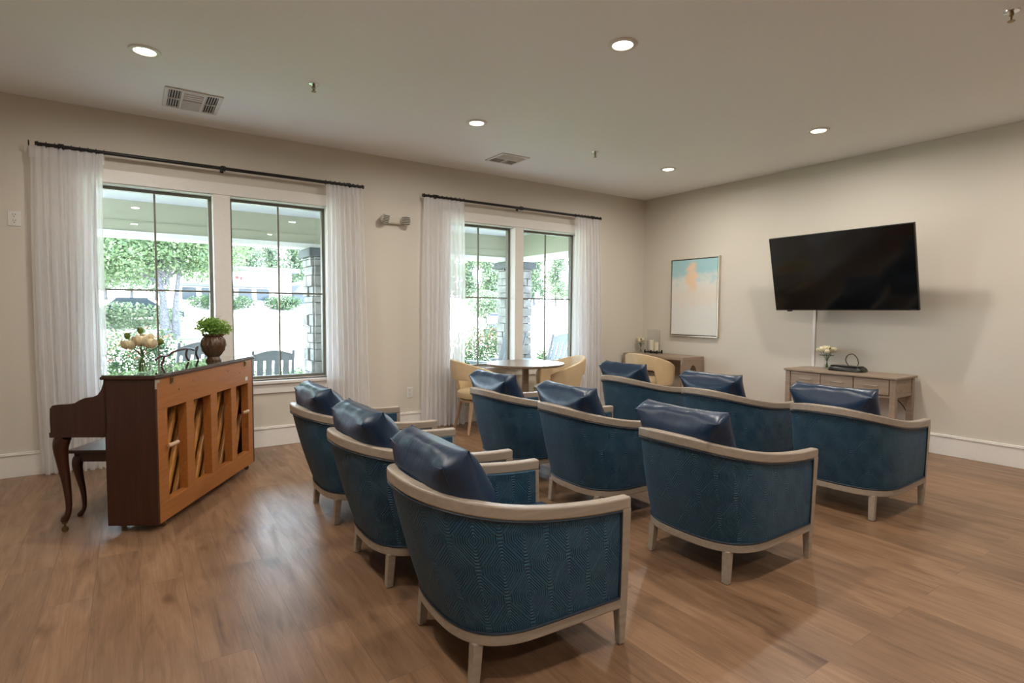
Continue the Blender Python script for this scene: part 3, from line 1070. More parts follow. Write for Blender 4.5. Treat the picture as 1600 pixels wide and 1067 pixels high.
def make_armchair():
    t = thing('armchair', '', 'armchair', (0, 0, 0), 0, 'blue barrel armchairs facing the television')
    NP = 60
    topc = resample(ucurve(TW, 0.0, -.39, TXB, 2.6), NP)
    botc = resample(ucurve(BW, 0.0, -.39, BXB, 2.9), NP)
    sweep_rail(topc, topz, .046, RH, 'top_rail', M['rail'], t)
    sweep_rail(botc, lambda x: .160, .045, .042, 'base_rail', M['rail'], t, .005)
    # upholstered shell: outside, over, inside
    tc = resample(ucurve(TW - .010, -.040, -.39, TXB + .012, 2.6), NP)
    bc = resample(ucurve(BW - .004, -.040, -.39, BXB + .006, 2.9), NP)
    ti = inset(tc, .060)
    bi = inset(bc, .060)
    rows = []
    K = 12
    for k in range(K + 1):
        s = k / K
        row = []
        for (ax, ay), (bx, by) in zip(bc, tc):
            bul = .010 * math.sin(PI * s)
            x, y = ax + (bx - ax) * s, ay + (by - ay) * s
            d = math.hypot(x + .35, y) or 1
            z = .200 + (topz(bx) + .004 - .200) * s
            row.append((x + (x + .35) / d * bul * (1 if x < -.1 else .3), y + y / d * bul * .6, z))
        rows.append(row)
    for k in range(K, -1, -1):
        s = k / K
        row = []
        for (ax, ay), (bx, by), (ox, oy) in zip(bi, ti, tc):
            row.append((ax + (bx - ax) * s, ay + (by - ay) * s, .200 + (topz(ox) + .004 - .200) * s))
        rows.append(row)
    n = NP
    vs = [p for r in rows for p in r]
    fs = []
    for i in range(len(rows) - 1):
        for j in range(n - 1):
            a = i * n + j
            fs.append((a, a + 1, a + n + 1, a + n))
    R_ = len(rows)
    for i in range(K):          # close the two front ends
        o = R_ - 1 - i
        fs.append((i * n, (i + 1) * n, (o - 1) * n, o * n))
        fs.append((i * n + n - 1, o * n + n - 1, (o - 1) * n + n - 1, (i + 1) * n + n - 1))
    me = bpy.data.meshes.new('shell')
    me.from_pydata(vs, [], fs)
    bm = bmesh.new()
    bm.from_mesh(me)
    uvl = bm.loops.layers.uv.new('UVMap')
    arc = [0]
    for a, b in zip(tc, tc[1:]):
        arc.append(arc[-1] + math.hypot(a[0] - b[0], a[1] - b[1]))
    bm.verts.index_update()
    for f in bm.faces:
        for l in f.loops:
            i, j = divmod(l.vert.index, n)
            l[uvl].uv = (arc[j], l.vert.co.z)
    bmesh.ops.recalc_face_normals(bm, faces=bm.faces)
    bm.to_mesh(me)
    bm.free()
    me.materials.append(M['fabric'])
    for p in me.polygons:
        p.use_smooth = True
    try:
        me.set_sharp_from_angle(angle=math.radians(60))
    except Exception:
        pass
    o = bpy.data.objects.new('upholstered_shell', me)
    COL.objects.link(o)
    o.parent = t
    # welts round the outside panel
    pm = MB()
    tp = [(x, y, topz(x) - .004) for x, y in resample(ucurve(TW - .006, -.046, -.39, TXB + .006, 2.6), NP)]
    bp = [(x, y, .208) for x, y in resample(ucurve(BW - .0, -.046, -.39, BXB + .002, 2.9), NP)]
    pm.tube(tp, .006, 6)
    pm.tube(bp, .006, 6)
    for s in (0, -1):
        pm.tube([tp[s], bp[s]], .006, 6)
    pm.build('welt', M['welt'], o, smooth=True)
    # legs
    for sy in (-1, 1):
        yo, yi = sy * TW, sy * (TW - .042)
        rings = []
        for z, dx, dd in ((0.004, .010, .006), (.16, .0, .0), (ZF + .006, 0, 0)):
            w0 = BW if z < .17 else TW
            a, b = sy * (w0 - dd), sy * (w0 - .042 + dd)
            rings.append([(-dd, a, z), (-.044 + dx, a, z), (-.044 + dx, b, z), (-dd, b, z)])
        lg = MB().loft(rings).build('leg', M['rail'], t, bevel=.004)
        MB().lathe([(.012, 0), (.012, .006), (.001, .006)], (-.022, sy * (BW - .021), 0), 12).build('glide', M['glide'], lg)
    for sy in (-1, 1):
        rings = []
        for z, cx, cy, h_ in ((.004, -.662, .243, .017), (.165, -.648, .238, .020)):
            rings.append([(cx - h_, sy * (cy - h_), z), (cx + h_, sy * (cy - h_), z), (cx + h_, sy * (cy + h_), z), (cx - h_, sy * (cy + h_), z)])
        lg = MB().loft(rings).build('leg', M['rail'], t, bevel=.003)
        MB().lathe([(.012, 0), (.012, .006), (.001, .006)], (-.662, sy * .243, 0), 12).build('glide', M['glide'], lg)
    # seat platform: front rail and underside
    MB().box((-.50, -.27, .19), (-.03, .27, .30)).build('seat_platform', M['fabric'], t, bevel=.006)
    MB().box((-.042, -BW + .04, .160), (-.002, BW - .04, .202)).build('front_rail', M['rail'], t, bevel=.005)
    m4 = Matrix.Translation((-.31, 0, .375)) @ Matrix.Rotation(PI / 2, 4, 'Y')
    cushion('seat_cushion', .535, .60, .15, M['leather'], t, m4, seed=3, bulge=.02, pinch=.012)
    tl = math.radians(25)
    m4 = Matrix.Translation((-.648, 0, .645)) @ Matrix.Rotation(-tl, 4, 'Y')
    cushion('back_cushion', .53, .46, .20, M['leather'], t, m4, seed=5, bulge=.085, pinch=.085)
    return t

CH = [  # x, y of the front centre, turn, label
    (-4.815, -4.040, -.045, 'blue barrel armchair nearest the viewer, its side panel facing out'),
    (-3.378, -4.042, .008, 'blue barrel armchair in the middle column, farthest from the windows'),
    (-1.826, -4.030, .04, 'blue barrel armchair at far right, in front of the wooden console'),
    (-4.795, -3.150, -.016, 'blue barrel armchair second of the left column, behind the nearest one'),
    (-4.766, -2.198, -.012, 'blue barrel armchair in the left column closest to the piano back'),
    (-3.335, -3.070, -.02, 'blue barrel armchair in the centre of the whole group'),
    (-1.845, -3.100, .006, 'blue barrel armchair of the front column between console and desk'),
    (-3.350, -2.140, .018, 'blue barrel armchair in front of the round table'),
    (-1.800, -2.060, .02, 'blue barrel armchair in front of the desk with the tan chair'),
]
chair0 = make_armchair()
for i, (x, y, rz, lab) in enumerate(CH):
    c = chair0 if i == 0 else copy_tree(chair0)
    c.location = (x, y, 0)
    c.rotation_euler = (0, 0, rz)
    c['label'] = lab

# ------------------------------------------------------------------ piano and bench
PA = (-6.369, -1.966, 0.0)
PR = math.radians(59.0)
PL = 1.4655
piano = thing('upright_piano', 'small upright piano with open orange wood back by the left window', 'piano', PA, PR)
for u0 in (0.0, PL - .022):
    MB().box((u0, 0, .045), (u0 + .022, .298, .938)).build('side_panel', M['mahogany'], piano, bevel=.003)
prof = [(.28, .605), (.612, .605), (.614, .70), (.612, .765), (.596, .784), (.56, .789), (.51, .791), (.47, .797), (.44, .816), (.41, .829), (.365, .834), (.335, .847), (.312, .880), (.301, .915), (.298, .936), (.28, .936)]
for u0 in (0.0, PL - .03):
    MB().prism(prof, u0, u0 + .03).build('cheek', M['mahogany'], piano, bevel=.003)
MB().box((-.004, .30, .590), (PL + .004, .618, .622)).build('keybed', M['mahogany'], piano, bevel=.004)
MB().box((.022, .283, .06), (PL - .022, .297, .938)).build('front_panel', M['mahogany'], piano)
MB().box((.03, .40, .622), (PL - .03, .42, .80)).build('fallboard', M['mahogany'], piano, bevel=.003)
kb = MB()
for i in range(52):
    u0 = .12 + i * (PL - .24) / 52
    kb.box((u0, .44, .622), (u0 + (PL - .24) / 52 - .0012, .585, .655))
keys = kb.build('keyboard', M['ivory'], piano)
bk = MB()
for i in range(51):
    if i % 7 in (1, 2, 4, 5, 6):
        u0 = .12 + (i + .68) * (PL - .24) / 52
        bk.box((u0, .44, .655), (u0 + .012, .53, .668))
bk.build('black_keys', M['black'], keys)
bf = MB()
bf.box((.022, 0, .745), (PL - .022, .035, .938)).box((.022, 0, .045), (PL - .022, .05, .165))
posts = [(.022, .13), (.36, .46), (.70, .80), (1.035, 1.127), (1.354, PL - .022)]
for a, b in posts:
    bf.box((a, .001, .160), (b, .060, .750))
bf.build('back_frame', M['pback'], piano, bevel=.003)
MB().box((.022, .125, .05), (PL - .022, .133, .93)).build('soundboard', M['pboard'], piano)
SLOPE = 2.1
for k in range(13):
    uc = .02 + k * .128            # where the rib crosses mid height
    zl, zh = .10, .82
    ua, ub = uc + (zl - .45) / SLOPE, uc + (zh - .45) / SLOPE
    ua, ub = max(.03, ua), min(PL - .03, ub)
    if ub - ua > .05:
        MB().bar((ua, .098, .45 + SLOPE * (ua - uc)), (ub, .098, .45 + SLOPE * (ub - uc)), .040, .034, up=(0, 1, 0)).build('rib', M['prib'], piano, bevel=.010)
for a, b, z in ((.105, .215, .512), (1.215, 1.31, .517)):
    MB().tube([(a, -.014, z), (a + .01, -.018, z), (b - .01, -.018, z), (b, -.014, z)], [.010, .014, .014, .009], 10).build('grip_peg', M['peg'], piano, smooth=True)
MB().box((-.014, -.010, .938), (PL + .014, .312, .957)).build('lid', M['mahogany'], piano, bevel=.006, bseg=3)
for u0 in (.185, 1.30):
    MB().box((u0 - .018, -.006, .892), (u0 + .018, 0, .936)).box((u0 - .006, -.010, .90), (u0 + .006, 0, .93)).build('hinge', M['brass'], piano, bevel=.001)
MB().box((.0, -.004, .88), (.016, 0, .936)).box((.0, -.003, .915), (.045, .0, .934)).build('torn_tape', M['chrome'], piano)
MB().box((1.30, -.002, .772), (1.345, 0, .80)).build('paper_label', M['paper'], piano)
for u0, z in ((.45, .88), (.98, .885), (.27, .845), (1.2, .85)):
    MB().lathe([(.001, 0), (.007, .002), (.007, .004), (.001, .005)], seg=10).build('screw', M['brass'], piano).matrix_local = Matrix.Translation((u0, 0, z)) @ Matrix.Rotation(PI / 2, 4, 'X')

def cabriole(zt, zb, k=1.0):
    """centre line offsets (out, z, r) of a curved leg"""
    h_ = zt - zb
    return [(-.012 * k, zt, .034 * k), (.006 * k, zt - .05 * h_, .040 * k), (.014 * k, zt - .14 * h_, .036 * k), (.006 * k, zt - .32 * h_, .028 * k), (-.010 * k, zt - .55 * h_, .021 * k), (-.018 * k, zt - .78 * h_, .016 * k), (-.012 * k, zt - .90 * h_, .015 * k), (.008 * k, zt - .97 * h_, .020 * k), (.010 * k, zb, .012 * k)]
def leg_mesh(name, mat, parent, cx, cy, ox, oy, zt, zb, k=1.0):
    prof_ = cabriole(zt, zb, k)
    pts = catmull([(cx + ox * o, cy + oy * o, z) for o, z, r in prof_], 4)
    rr = catmull([(r, 0, 0) for o, z, r in prof_], 4)
    return MB().tube(pts, [v.x for v in rr], 10).build(name, mat, parent, smooth=True)
def caster(parent, cx, cy, r=.016, up=.045):
    m = MB().tube([(cx - .006, cy, r), (cx + .006, cy, r)], r, 14)
    m.tube([(cx, cy, r), (cx, cy, up)], .006, 8)
    m.lathe([(.014, up - .012), (.016, up - .004), (.012, up)], (cx, cy, 0), 14)
    return m.build('caster', M['brass'], parent, smooth=True)
for u0 in (.035, PL - .035):
    lg = leg_mesh('leg', M['mahogany'], piano, u0, .565, 0, 1.0, .592, .062, 1.1)
    caster(lg, u0, .573, .018, .066)
for u0, v0 in ((.10, .03), (PL - .10, .03), (.10, .26), (PL - .10, .26)):
    caster(piano, u0, v0, .02, .05)
# music desk, standing at the keyboard edge of the lid
md = MB()
ctr = 1.0
def desk_path(pts): return catmull([(u, v, z) for u, v, z in pts], 6)
zt = .966
md.tube(desk_path([(.50, .270, zt + .048), (.56, .272, zt + .067), (.66, .275, zt + .064), (.74, .275, zt + .088), (.88, .275, zt + .098), (.98, .275, zt + .093), (1.03, .275, zt + .082), (1.06, .275, zt + .088), (1.085, .275, zt + .100)]), .0085, 8)
md.tube(desk_path([(.62, .275, zt + .066), (.60, .272, zt + .04), (.565, .268, zt + .006)]), .008, 8)
md.tube(desk_path([(.93, .275, zt + .095), (.905, .272, zt + .05), (.93, .268, zt + .006)]), .008, 8)
md.tube(desk_path([(1.08, .275, zt + .095), (1.055, .272, zt + .05), (1.08, .268, zt + .006)]), .008, 8)
md.build('music_desk', M['mahogany'], piano, smooth=True)

gs = thing('glass_sheet', 'dark reflective glass sheet lying on the piano lid', 'glass sheet', PA, PR)
MB().box((-.004, -.004, .957), (PL + .004, .306, .966)).build('pane', M['sheetglass'], gs, bevel=.002)

bench = thing('piano_bench', 'dark wooden piano bench pushed under the keyboard', 'bench', PA, PR)
MB().box((.265, .345, .425), (1.03, .715, .447)).build('seat', M['mahogany'], bench, bevel=.006, bseg=3)
MB().box((.295, .375, .365), (1.0, .392, .425)).box((.295, .668, .365), (1.0, .685, .425)).box((.295, .375, .365), (.312, .685, .425)).box((.983, .375, .365), (1.0, .685, .425)).build('apron', M['mahogany'], bench)
for u0 in (.315, .98):
    for v0, sv in ((.395, -1), (.665, 1)):
        leg_mesh('leg', M['mahogany'], bench, u0, v0, (-.5 if u0 < .6 else .5), sv, .40, .0, .85)

def ploc(u, v, z):
    c, s = math.cos(PR), math.sin(PR)
    return (PA[0] + c * u - s * v, PA[1] + s * u + c * v, z)

# ------------------------------------------------------------------ vases, flowers, pot
def rose(parent, c, r, mat, seed, name='bloom'):
    rnd = random.Random(seed)
    m = MB()
    m.ball(c, r * .62, 10, 7)
    C0 = Vector(c)
    for layer, (k, rr, lo, hi, fl) in enumerate(((3, .70, -.9, 1.0, .0), (4, .84, -1.1, .8, .10), (5, 1.0, -1.2, .45, .28))):
        for i in range(k):
            a0 = 2 * PI * (i + .5 * layer + rnd.random() * .25) / k
            vs = []
            for p in range(6):
                s_ = p / 5
                el = lo + (hi - lo) * s_
                wd = (2.6 / k) * (.55 + .45 * math.sin(PI * (.2 + .7 * s_)))
                for q in range(5):
                    t_ = -1 + q / 2
                    az = a0 + wd * t_
                    R_ = r * rr * (1 + fl * s_ ** 3 + .05 * t_ * t_)
                    vs.append(C0 + Vector((R_ * math.cos(el) * math.cos(az), R_ * math.cos(el) * math.sin(az), R_ * (math.sin(el) - .10 * t_ * t_ * s_))))
            fs = [(p * 5 + q, p * 5 + q + 1, p * 5 + q + 6, p * 5 + q + 5) for p in range(5) for q in range(4)]
            m.add(vs, fs)
    return m.build(name, mat, parent, smooth=True, angle=180)

def small_leaf(m, p, d, ln, wd):
    p, d = Vector(p), Vector(d).normalized()
    s = d.cross(Vector((0, 0, 1)))
    if s.length < .1: s = Vector((1, 0, 0))
    s.normalize()
    n = s.cross(d)
    vs = [p, p + d * ln * .4 + s * wd / 2 + n * ln * .06, p + d * ln, p + d * ln * .4 - s * wd / 2 + n * ln * .06, p + d * ln * .45 - n * ln * .02]
    m.add(vs, [(0, 1, 4), (1, 2, 4), (2, 3, 4), (3, 0, 4)])

def vase(loc, prof_, label, water=None):
    t = thing('glass_vase', label, 'vase', loc)
    m = MB().lathe(prof_, seg=28)
    m.build('glass_body', M['vaseglass'], t, smooth=True)
    return t
def glass_prof(outer, th=.003):
    inner = [(max(.002, r - th), z) for r, z in outer[::-1]]
    inner[-1] = (inner[-1][0], outer[0][1] + th * 2)
    return [(.001, outer[0][1])] + outer + inner + [(.001, outer[0][1] + th * 2)]

vloc = ploc(.105, .13, .966)
vase(vloc, glass_prof([(.030, 0), (.045, .006), (.052, .035), (.048, .065), (.030, .092), (.022, .112), (.026, .125)]), 'round clear glass vase on the near end of the piano')
bq = thing('rose_bouquet', 'cream roses with buds in the glass vase on the piano', 'flowers', vloc)
heads = [(-.066, -.012, .185, .037), (-.004, -.022, .208, .041), (.046, -.030, .192, .037), (-.015, .04, .20, .034), (.03, .03, .222, .033)]
st = MB()
for i, (x, y, z, r) in enumerate(heads):
    rose(bq, (x, y, z), r, M['petal'], i)
    st.tube(catmull([(-x * .35, -y * .35, .010), (0, 0, .10), (x * .8, y * .8, z - r * .5)], 5), .003, 6)
lf = MB()
for i, (x, y, z) in enumerate(((.098, -.01, .195), (-.072, -.01, .235), (-.005, .01, .265))):
    b = MB().ball((x, y, z), .017, 10, 7, (1, 1, 1.25))
    b.build('bud', M['limeleaf'], bq, smooth=True)
    st.tube(catmull([(-x * .2, 0, .015), (0, 0, .10), (x * .75, y, z - .04), (x, y, z - .015)], 4), .0025, 6)
    for k in range(3):
        a = k * 2.1 + i
        small_leaf(lf, (x, y, z - .012), (math.cos(a), math.sin(a), 1.2), .045, .018)
st.build('stem', M['stem'], bq, smooth=True)
lf.build('sepal', M['stem'], bq)

ploc_pot = ploc(.97, .10, .966)
pot = thing('potted_fern', 'leafy green plant in a brown swirl-ribbed pot on the far end of the piano', 'plant', ploc_pot)
MB().lathe([(.001, 0), (.052, 0), (.054, .012), (.046, .022), (.042, .034), (.055, .050), (.078, .085), (.088, .125), (.084, .160), (.070, .182), (.064, .190), (.074, .197), (.076, .205), (.070, .208), (.062, .204), (.060, .185), (.001, .185)], seg=64, ribs=16, amp=.05, twist=14.0).build('pot', M['pot'], pot, smooth=True)
MB().lathe([(.001, .183), (.058, .183), (.058, .188), (.001, .192)], seg=20).build('soil', M['soil'], pot)
rnd = random.Random(11)
fm, sm_ = MB(), MB()
for i in range(40):
    a = rnd.random() * 2 * PI
    sp = rnd.random() ** .7
    rr = .02 + .125 * sp
    hgt = .05 + .125 * (1 - sp * sp * .75) * (0.55 + .5 * rnd.random())
    p0 = (.02 * math.cos(a), .02 * math.sin(a), .19)
    p2 = (rr * math.cos(a), rr * math.sin(a), .19 + hgt)
    p1 = (rr * .45 * math.cos(a), rr * .45 * math.sin(a), .19 + hgt * .8)
    path = catmull([p0, p1, p2], 4)
    sm_.tube(path, .0009, 4)
leaf_cloud('foliage', M['leaf'], pot, [((0, 0, .262), (.125, .125, .070)), ((-.03, .0, .285), (.085, .085, .06)), ((.05, .03, .24), (.09, .09, .05))], 2300, .0165, 77, aspect=.75)
sm_.build('stalk', M['stem'], pot)

# ------------------------------------------------------------------ tan open-back chairs and round table
def make_tan_chair():
    t = thing('barrel_chair', '', 'chair', (0, 0, 0), 0, 'tan open-back chairs')
    # band
    K = 64
    rings = []
    for i in range(K + 1):
        a = math.radians(-128 + 256 * i / K)       # 0 = rear
        f = abs(a) / math.radians(128)
        zt_ = .825 - .205 * f ** 1.7
        q = max(0.0, min(1.0, (58 - abs(math.degrees(a))) / 12))
        zl = .40 + .205 * q * q * (3 - 2 * q)
        ro = .305
        ri = .262
        def pt(r, z, lean):
            rr = r + lean * (z - .40)
            x = -rr * math.cos(a)
            y = rr * math.sin(a)
            return (x if x < 0 else x * .98, y, z)
        rings.append([pt(ro, zl, .10), pt(ro + .004, (zl + zt_) / 2, .10), pt(ro - .004, zt_ - .006, .10), pt((ro + ri) / 2, zt_, .10), pt(ri + .004, zt_ - .006, .10), pt(ri - .004, (zl + zt_) / 2, .10), pt(ri, zl, .10)])
    MB().loft(rings).build('backrest', M['tan'], t, smooth=True, bevel=.006)
    pr = [(.001, .375), (.22, .375), (.268, .39), (.282, .42), (.278, .452), (.25, .470), (.12, .482), (.001, .484)]
    sm = MB().lathe(pr, seg=36)
    sm.v = [(x * (1.06 if x > 0 else .93), y * .96, z) for x, y, z in sm.v]
    sm.build('seat', M['tan'], t, smooth=True)
    MB().lathe([(.001, .345), (.225, .345), (.235, .375), (.001, .375)], seg=28).build('seat_frame', M['chairwood'], t)
    for sx, sy in ((1, 1), (1, -1), (-1, 1), (-1, -1)):
        tx, ty, bx, by = .165 * sx, .165 * sy, .225 * sx, .215 * sy
        rg = []
        for z, x, y, h_ in ((.004, bx, by, .012), (.36, tx, ty, .021)):
            rg.append([(x - h_, y - h_, z), (x + h_, y - h_, z), (x + h_, y + h_, z), (x - h_, y + h_, z)])
        lg = MB().loft(rg).build('leg', M['chairwood'], t, bevel=.005)
        MB().lathe([(.010, 0), (.010, .006), (.001, .006)], (bx, by, 0), 10).build('glide', M['black'], lg)
    return t
tc0 = make_tan_chair()
TCH = [(-3.20, -.50, -.15, 'tan open-back chair on the left of the round table, before the curtain'),
       (-2.17, -.63, PI - .30, 'tan open-back chair on the right of the round table'),
       (-.66, -.76, .05, 'tan open-back chair pulled up to the corner desk')]
for i, (x, y, rz, lab) in enumerate(TCH):
    c = tc0 if i == 0 else copy_tree(tc0)
    c.location = (x, y, 0)
    c.rotation_euler = (0, 0, rz)
    c['label'] = lab

t = thing('round_table', 'round wood pedestal table between two tan chairs at the right window', 'table', (-2.60, -.55, 0))
MB().lathe([(.001, .722), (.44, .722), (.462, .732), (.465, .746), (.460, .752), (.001, .752)], seg=64).build('tabletop', M['tabletop'], t, smooth=True, angle=30)
MB().lathe([(.001, .03), (.045, .03), (.042, .3), (.040, .70), (.10, .722), (.001, .722)], seg=24).build('pedestal', M['greywood'], t, smooth=True)
MB().lathe([(.001, 0), (.205, 0), (.21, .012), (.19, .022), (.05, .034), (.001, .034)], seg=40).build('base', M['greywood'], t, smooth=True)

# ------------------------------------------------------------------ corner desk
dx0, dx1, dy0, dy1, dz = -.47, -.03, -1.14, -.06, .765
t = thing('corner_desk', 'grey oak desk with arched end panel in the room corner', 'desk', ((dx0 + dx1) / 2, (dy0 + dy1) / 2, 0))
ox, oy = (dx0 + dx1) / 2, (dy0 + dy1) / 2
hx, hy = (dx1 - dx0) / 2, (dy1 - dy0) / 2
MB().box((-hx, -hy, dz - .04), (hx, hy, dz)).build('desktop', M['greywood'], t, bevel=.003)
for s in (-1, 1):
    ar = [(-hx + .002, dz - .04), (-hx + .002, 0), (-hx + .10, 0)]
    for i in range(13):
        a = PI - PI * i / 12
        ar.append(((hx - .10) * math.cos(a), .30 + .36 * abs(math.sin(a)) ** 1.15))
    ar += [(hx - .10, 0), (hx - .002, 0), (hx - .002, dz - .04)]
    y0 = s * (hy - .02)
    MB().prism(ar, y0 - .018, y0 + .018, 'xz').build('end_panel', M['greywood'], t)
MB().box((hx - .03, -hy + .04, dz - .30), (hx - .012, hy - .04, dz - .04)).build('modesty_panel', M['greywood'], t)

t = thing('candle_holder', 'black footed tray with clear glass hurricane on the desk', 'candle holder', (-.17, -.37, dz))
tr = MB().box((-.06, -.125, .012), (.06, .125, .026))
for x in (-.05, .05):
    for y in (-.115, 0, .115):
        tr.box((x - .008, y - .008, 0), (x + .008, y + .008, .05))
tr.build('tray', M['black'], t, bevel=.002)
MB().lathe(glass_prof([(.10, .0), (.105, .02), (.105, .32)], .004), (0, 0, .026), 32).build('glass_cylinder', M['vaseglass'], t, smooth=True).scale = (.56, 1.1, 1)
def candle(x, y, h_, r, lab):
    t = thing('pillar_candle', lab, 'candle', (x, y, dz + .034), 0, 'pillar candles')
    MB().lathe([(.001, 0), (r, 0), (r, h_ - .004), (r - .006, h_), (.001, h_ - .004)], seg=24).build('wax', M['candle'], t, smooth=True)
    MB().tube([(0, 0, h_ - .005), (.001, 0, h_ + .012)], .0015, 6).build('wick', M['black'], t)
candle(-.18, -.345, .16, .034, 'taller cream pillar candle inside the glass hurricane')
candle(-.165, -.425, .13, .030, 'shorter cream pillar candle inside the glass hurricane')

def carnations(loc, nst, spread, zmid, r, label, seed, mat='petalwhite'):
    t = thing('flower_bunch', label, 'flowers', loc)
    rnd = random.Random(seed)
    st, lf = MB(), MB()
    for i in range(nst):
        a = 2.399 * i
        q = math.sqrt((i + .3) / nst) * spread
        p = (q * math.cos(a), q * math.sin(a), zmid + .03 * rnd.random() + .03 * (1 - q / spread))
        rose(t, p, r * (.85 + .3 * rnd.random()), M[mat], seed * 50 + i)
        st.tube(catmull([(-p[0] * .2, -p[1] * .2, .012), (p[0] * .1, p[1] * .1, zmid * .5), (p[0] * .9, p[1] * .9, p[2] - r * .4)], 4), .0022, 5)
        small_leaf(lf, (p[0] * .7, p[1] * .7, zmid * .72), (math.cos(a + 1), math.sin(a + 1), .3), .05, .018)
    for k in range(5):
        a = k * 1.3
        small_leaf(lf, (spread * .8 * math.cos(a), spread * .8 * math.sin(a), zmid + .02), (math.cos(a), math.sin(a), .8), .05, .02)
    st.build('stem', M['stem'], t)
    lf.build('leaf', M['stem'], t)
    return t
small_prof = glass_prof([(.026, 0), (.034, .01), (.034, .03), (.022, .055), (.020, .075), (.030, .105)])
vl = (-.17, -.13, dz)
vase(vl, glass_prof([(.028, 0), (.032, .01), (.036, .05), (.046, .10), (.052, .14)]), 'small clear glass vase on the desk beside the candle holder')
carnations(vl, 7, .055, .165, .028, 'white and yellow flowers in the vase on the desk', 7)

# ------------------------------------------------------------------ console table and what stands on it
kx0, kx1, ky0, ky1, kz = -.49, -.03, -3.655, -2.53, .752
ox, oy = (kx0 + kx1) / 2, (ky0 + ky1) / 2
hx, hy = (kx1 - kx0) / 2, (ky1 - ky0) / 2
con = thing('console_table', 'grey oak console table with three drawers under the television', 'console table', (ox, oy, 0))
MB().box((-hx, -hy, kz - .022), (hx, hy, kz)).build('tabletop', M['greywood'], con, bevel=.006)
for sx in (-1, 1):
    for sy in (-1, 1):
        cx, cy = sx * (hx - .04), sy * (hy - .045)
        MB().box((cx - .026, cy - .026, 0), (cx + .026, cy + .026, kz - .022)).build('leg', M['greywood'], con, bevel=.003)
MB().box((-hx + .03, -hy + .07, kz - .185), (hx - .02, hy - .07, kz - .022)).build('drawer_case', M['greywood'], con, bevel=.002)
e = MB()
for sy in (-1, 1):
    cy = sy * (hy - .045)
    e.box((-hx + .066, cy - .015, kz - .17), (hx - .066, cy + .015, kz - .022)).box((-hx + .066, cy - .02, kz - .20), (hx - .066, cy + .02, kz - .17))
e.box((-hx + .02, -hy + .07, kz - .205), (-hx + .06, hy - .07, kz - .185))
e.build('apron', M['greywood'], con, bevel=.002)
dw = (2 * hy - .15) / 3
for i in range(3):
    y1 = hy - .075 - i * dw
    y0 = y1 - dw
    d = MB().box((-hx + .014, y0 + .004, kz - .178), (-hx + .030, y1 - .004, kz - .030)).build('drawer', M['greywood'], con, bevel=.003)
    yc = (y0 + y1) / 2
    MB().tube(catmull([(-hx + .014, yc - .065, kz - .098), (-hx - .006, yc - .045, kz - .096), (-hx - .010, yc, kz - .095), (-hx - .006, yc + .045, kz - .096), (-hx + .014, yc + .065, kz - .098)], 4), .005, 8).build('handle', M['chrome'], d, smooth=True)

vl = (-.15, -2.83, kz)
vase(vl, small_prof, 'small clear glass vase on the console table')
carnations(vl, 15, .085, .195, .027, 'bunch of ivory flowers in the vase on the console table', 9)

bag = thing('handbag', 'black leather handbag with looped handle lying on the console table', 'handbag', (-.20, -3.07, kz))
rg = []
for z, w_, d_ in ((0.0, .165, .09), (.012, .178, .105), (.03, .172, .10), (.048, .150, .085), (.055, .135, .07)):
    ring = []
    for j in range(40):
        a = 2 * PI * j / 40
        ca, sa = math.cos(a), math.sin(a)
        ring.append((d_ * math.copysign(abs(ca) ** .5, ca), w_ * math.copysign(abs(sa) ** .45, sa), z + .004 * math.sin(5 * a)))
    rg.append(ring)
MB().loft(rg).build('body', M['purse'], bag, smooth=True)
MB().box((-.085, -.15, .050), (.03, .14, .060)).build('flap', M['purse'], bag, bevel=.006, bseg=3)
MB().tube(catmull([(-.03, -.11, .055), (-.03, -.118, .10), (-.03, -.10, .15), (-.025, -.055, .185), (-.02, -.005, .165), (-.02, .012, .115), (-.03, -.02, .065), (-.03, -.045, .055)], 6), .0045, 8).build('handle', M['purse'], bag, smooth=True)
for y in (-.11, -.045):
    MB().ball((-.03, y, .06), .008, 10, 6).build('handle_ring', M['brass'], bag, smooth=True)

cd = MB().tube(catmull([(-.005, -3.28, .50), (-.03, -3.30, .57), (-.05, -3.36, .565), (-.045, -3.47, .50), (-.04, -3.56, .40), (-.03, -3.62, .2), (-.03, -3.6, .005)], 6), .0045, 8).build('power_cord', M['black'], smooth=True)
tag(cd, 'black power cord hanging under the console table', 'cord')

# ------------------------------------------------------------------ television, cord cover, painting
TVW, TVH = 1.45, .8265
tv = thing('television', 'large black flat television tilted down on the right wall', 'television', (-.417, -3.03, 1.797), 0)
tv.rotation_euler = (0, 0, -.042)
TT = .221
RT_ = Matrix.Rotation(-TT, 4, 'Y')
m = MB().box((0, -TVW / 2, -TVH / 2), (.03, TVW / 2, TVH / 2), RT_)
m.build('housing', M['bezel'], tv, bevel=.004)
m = MB().box((.03, -TVW * .32, -TVH * .38), (.065, TVW * .32, TVH * .18), RT_)
m.build('back_cover', M['bezel'], tv, bevel=.01)
m = MB().box((-.002, -TVW / 2 + .008, -TVH / 2 + .014), (0.001, TVW / 2 - .008, TVH / 2 - .008), RT_)
m.build('screen', M['screen'], tv)
m = MB().box((-.004, -TVW / 2 + .02, -TVH / 2 + .003), (-.001, -TVW / 2 + .075, -TVH / 2 + .009), RT_)
m.build('logo_plate', M['chrome'], tv)
m = MB().box((-.004, TVW * .37, -TVH / 2 - .012), (.02, TVW * .37 + .05, -TVH / 2 + .002), RT_)
m.build('sensor', M['bezel'], tv)
m = MB()
for dy in (-.05, .05):
    m.bar((.06, dy, .02), (.24, dy + .12, .05), .04, .05)
    m.bar((.24, dy + .12, .05), (.388, dy, .05), .04, .05)
m.box((.385, -.20, -.12), (.398, .20, .20))
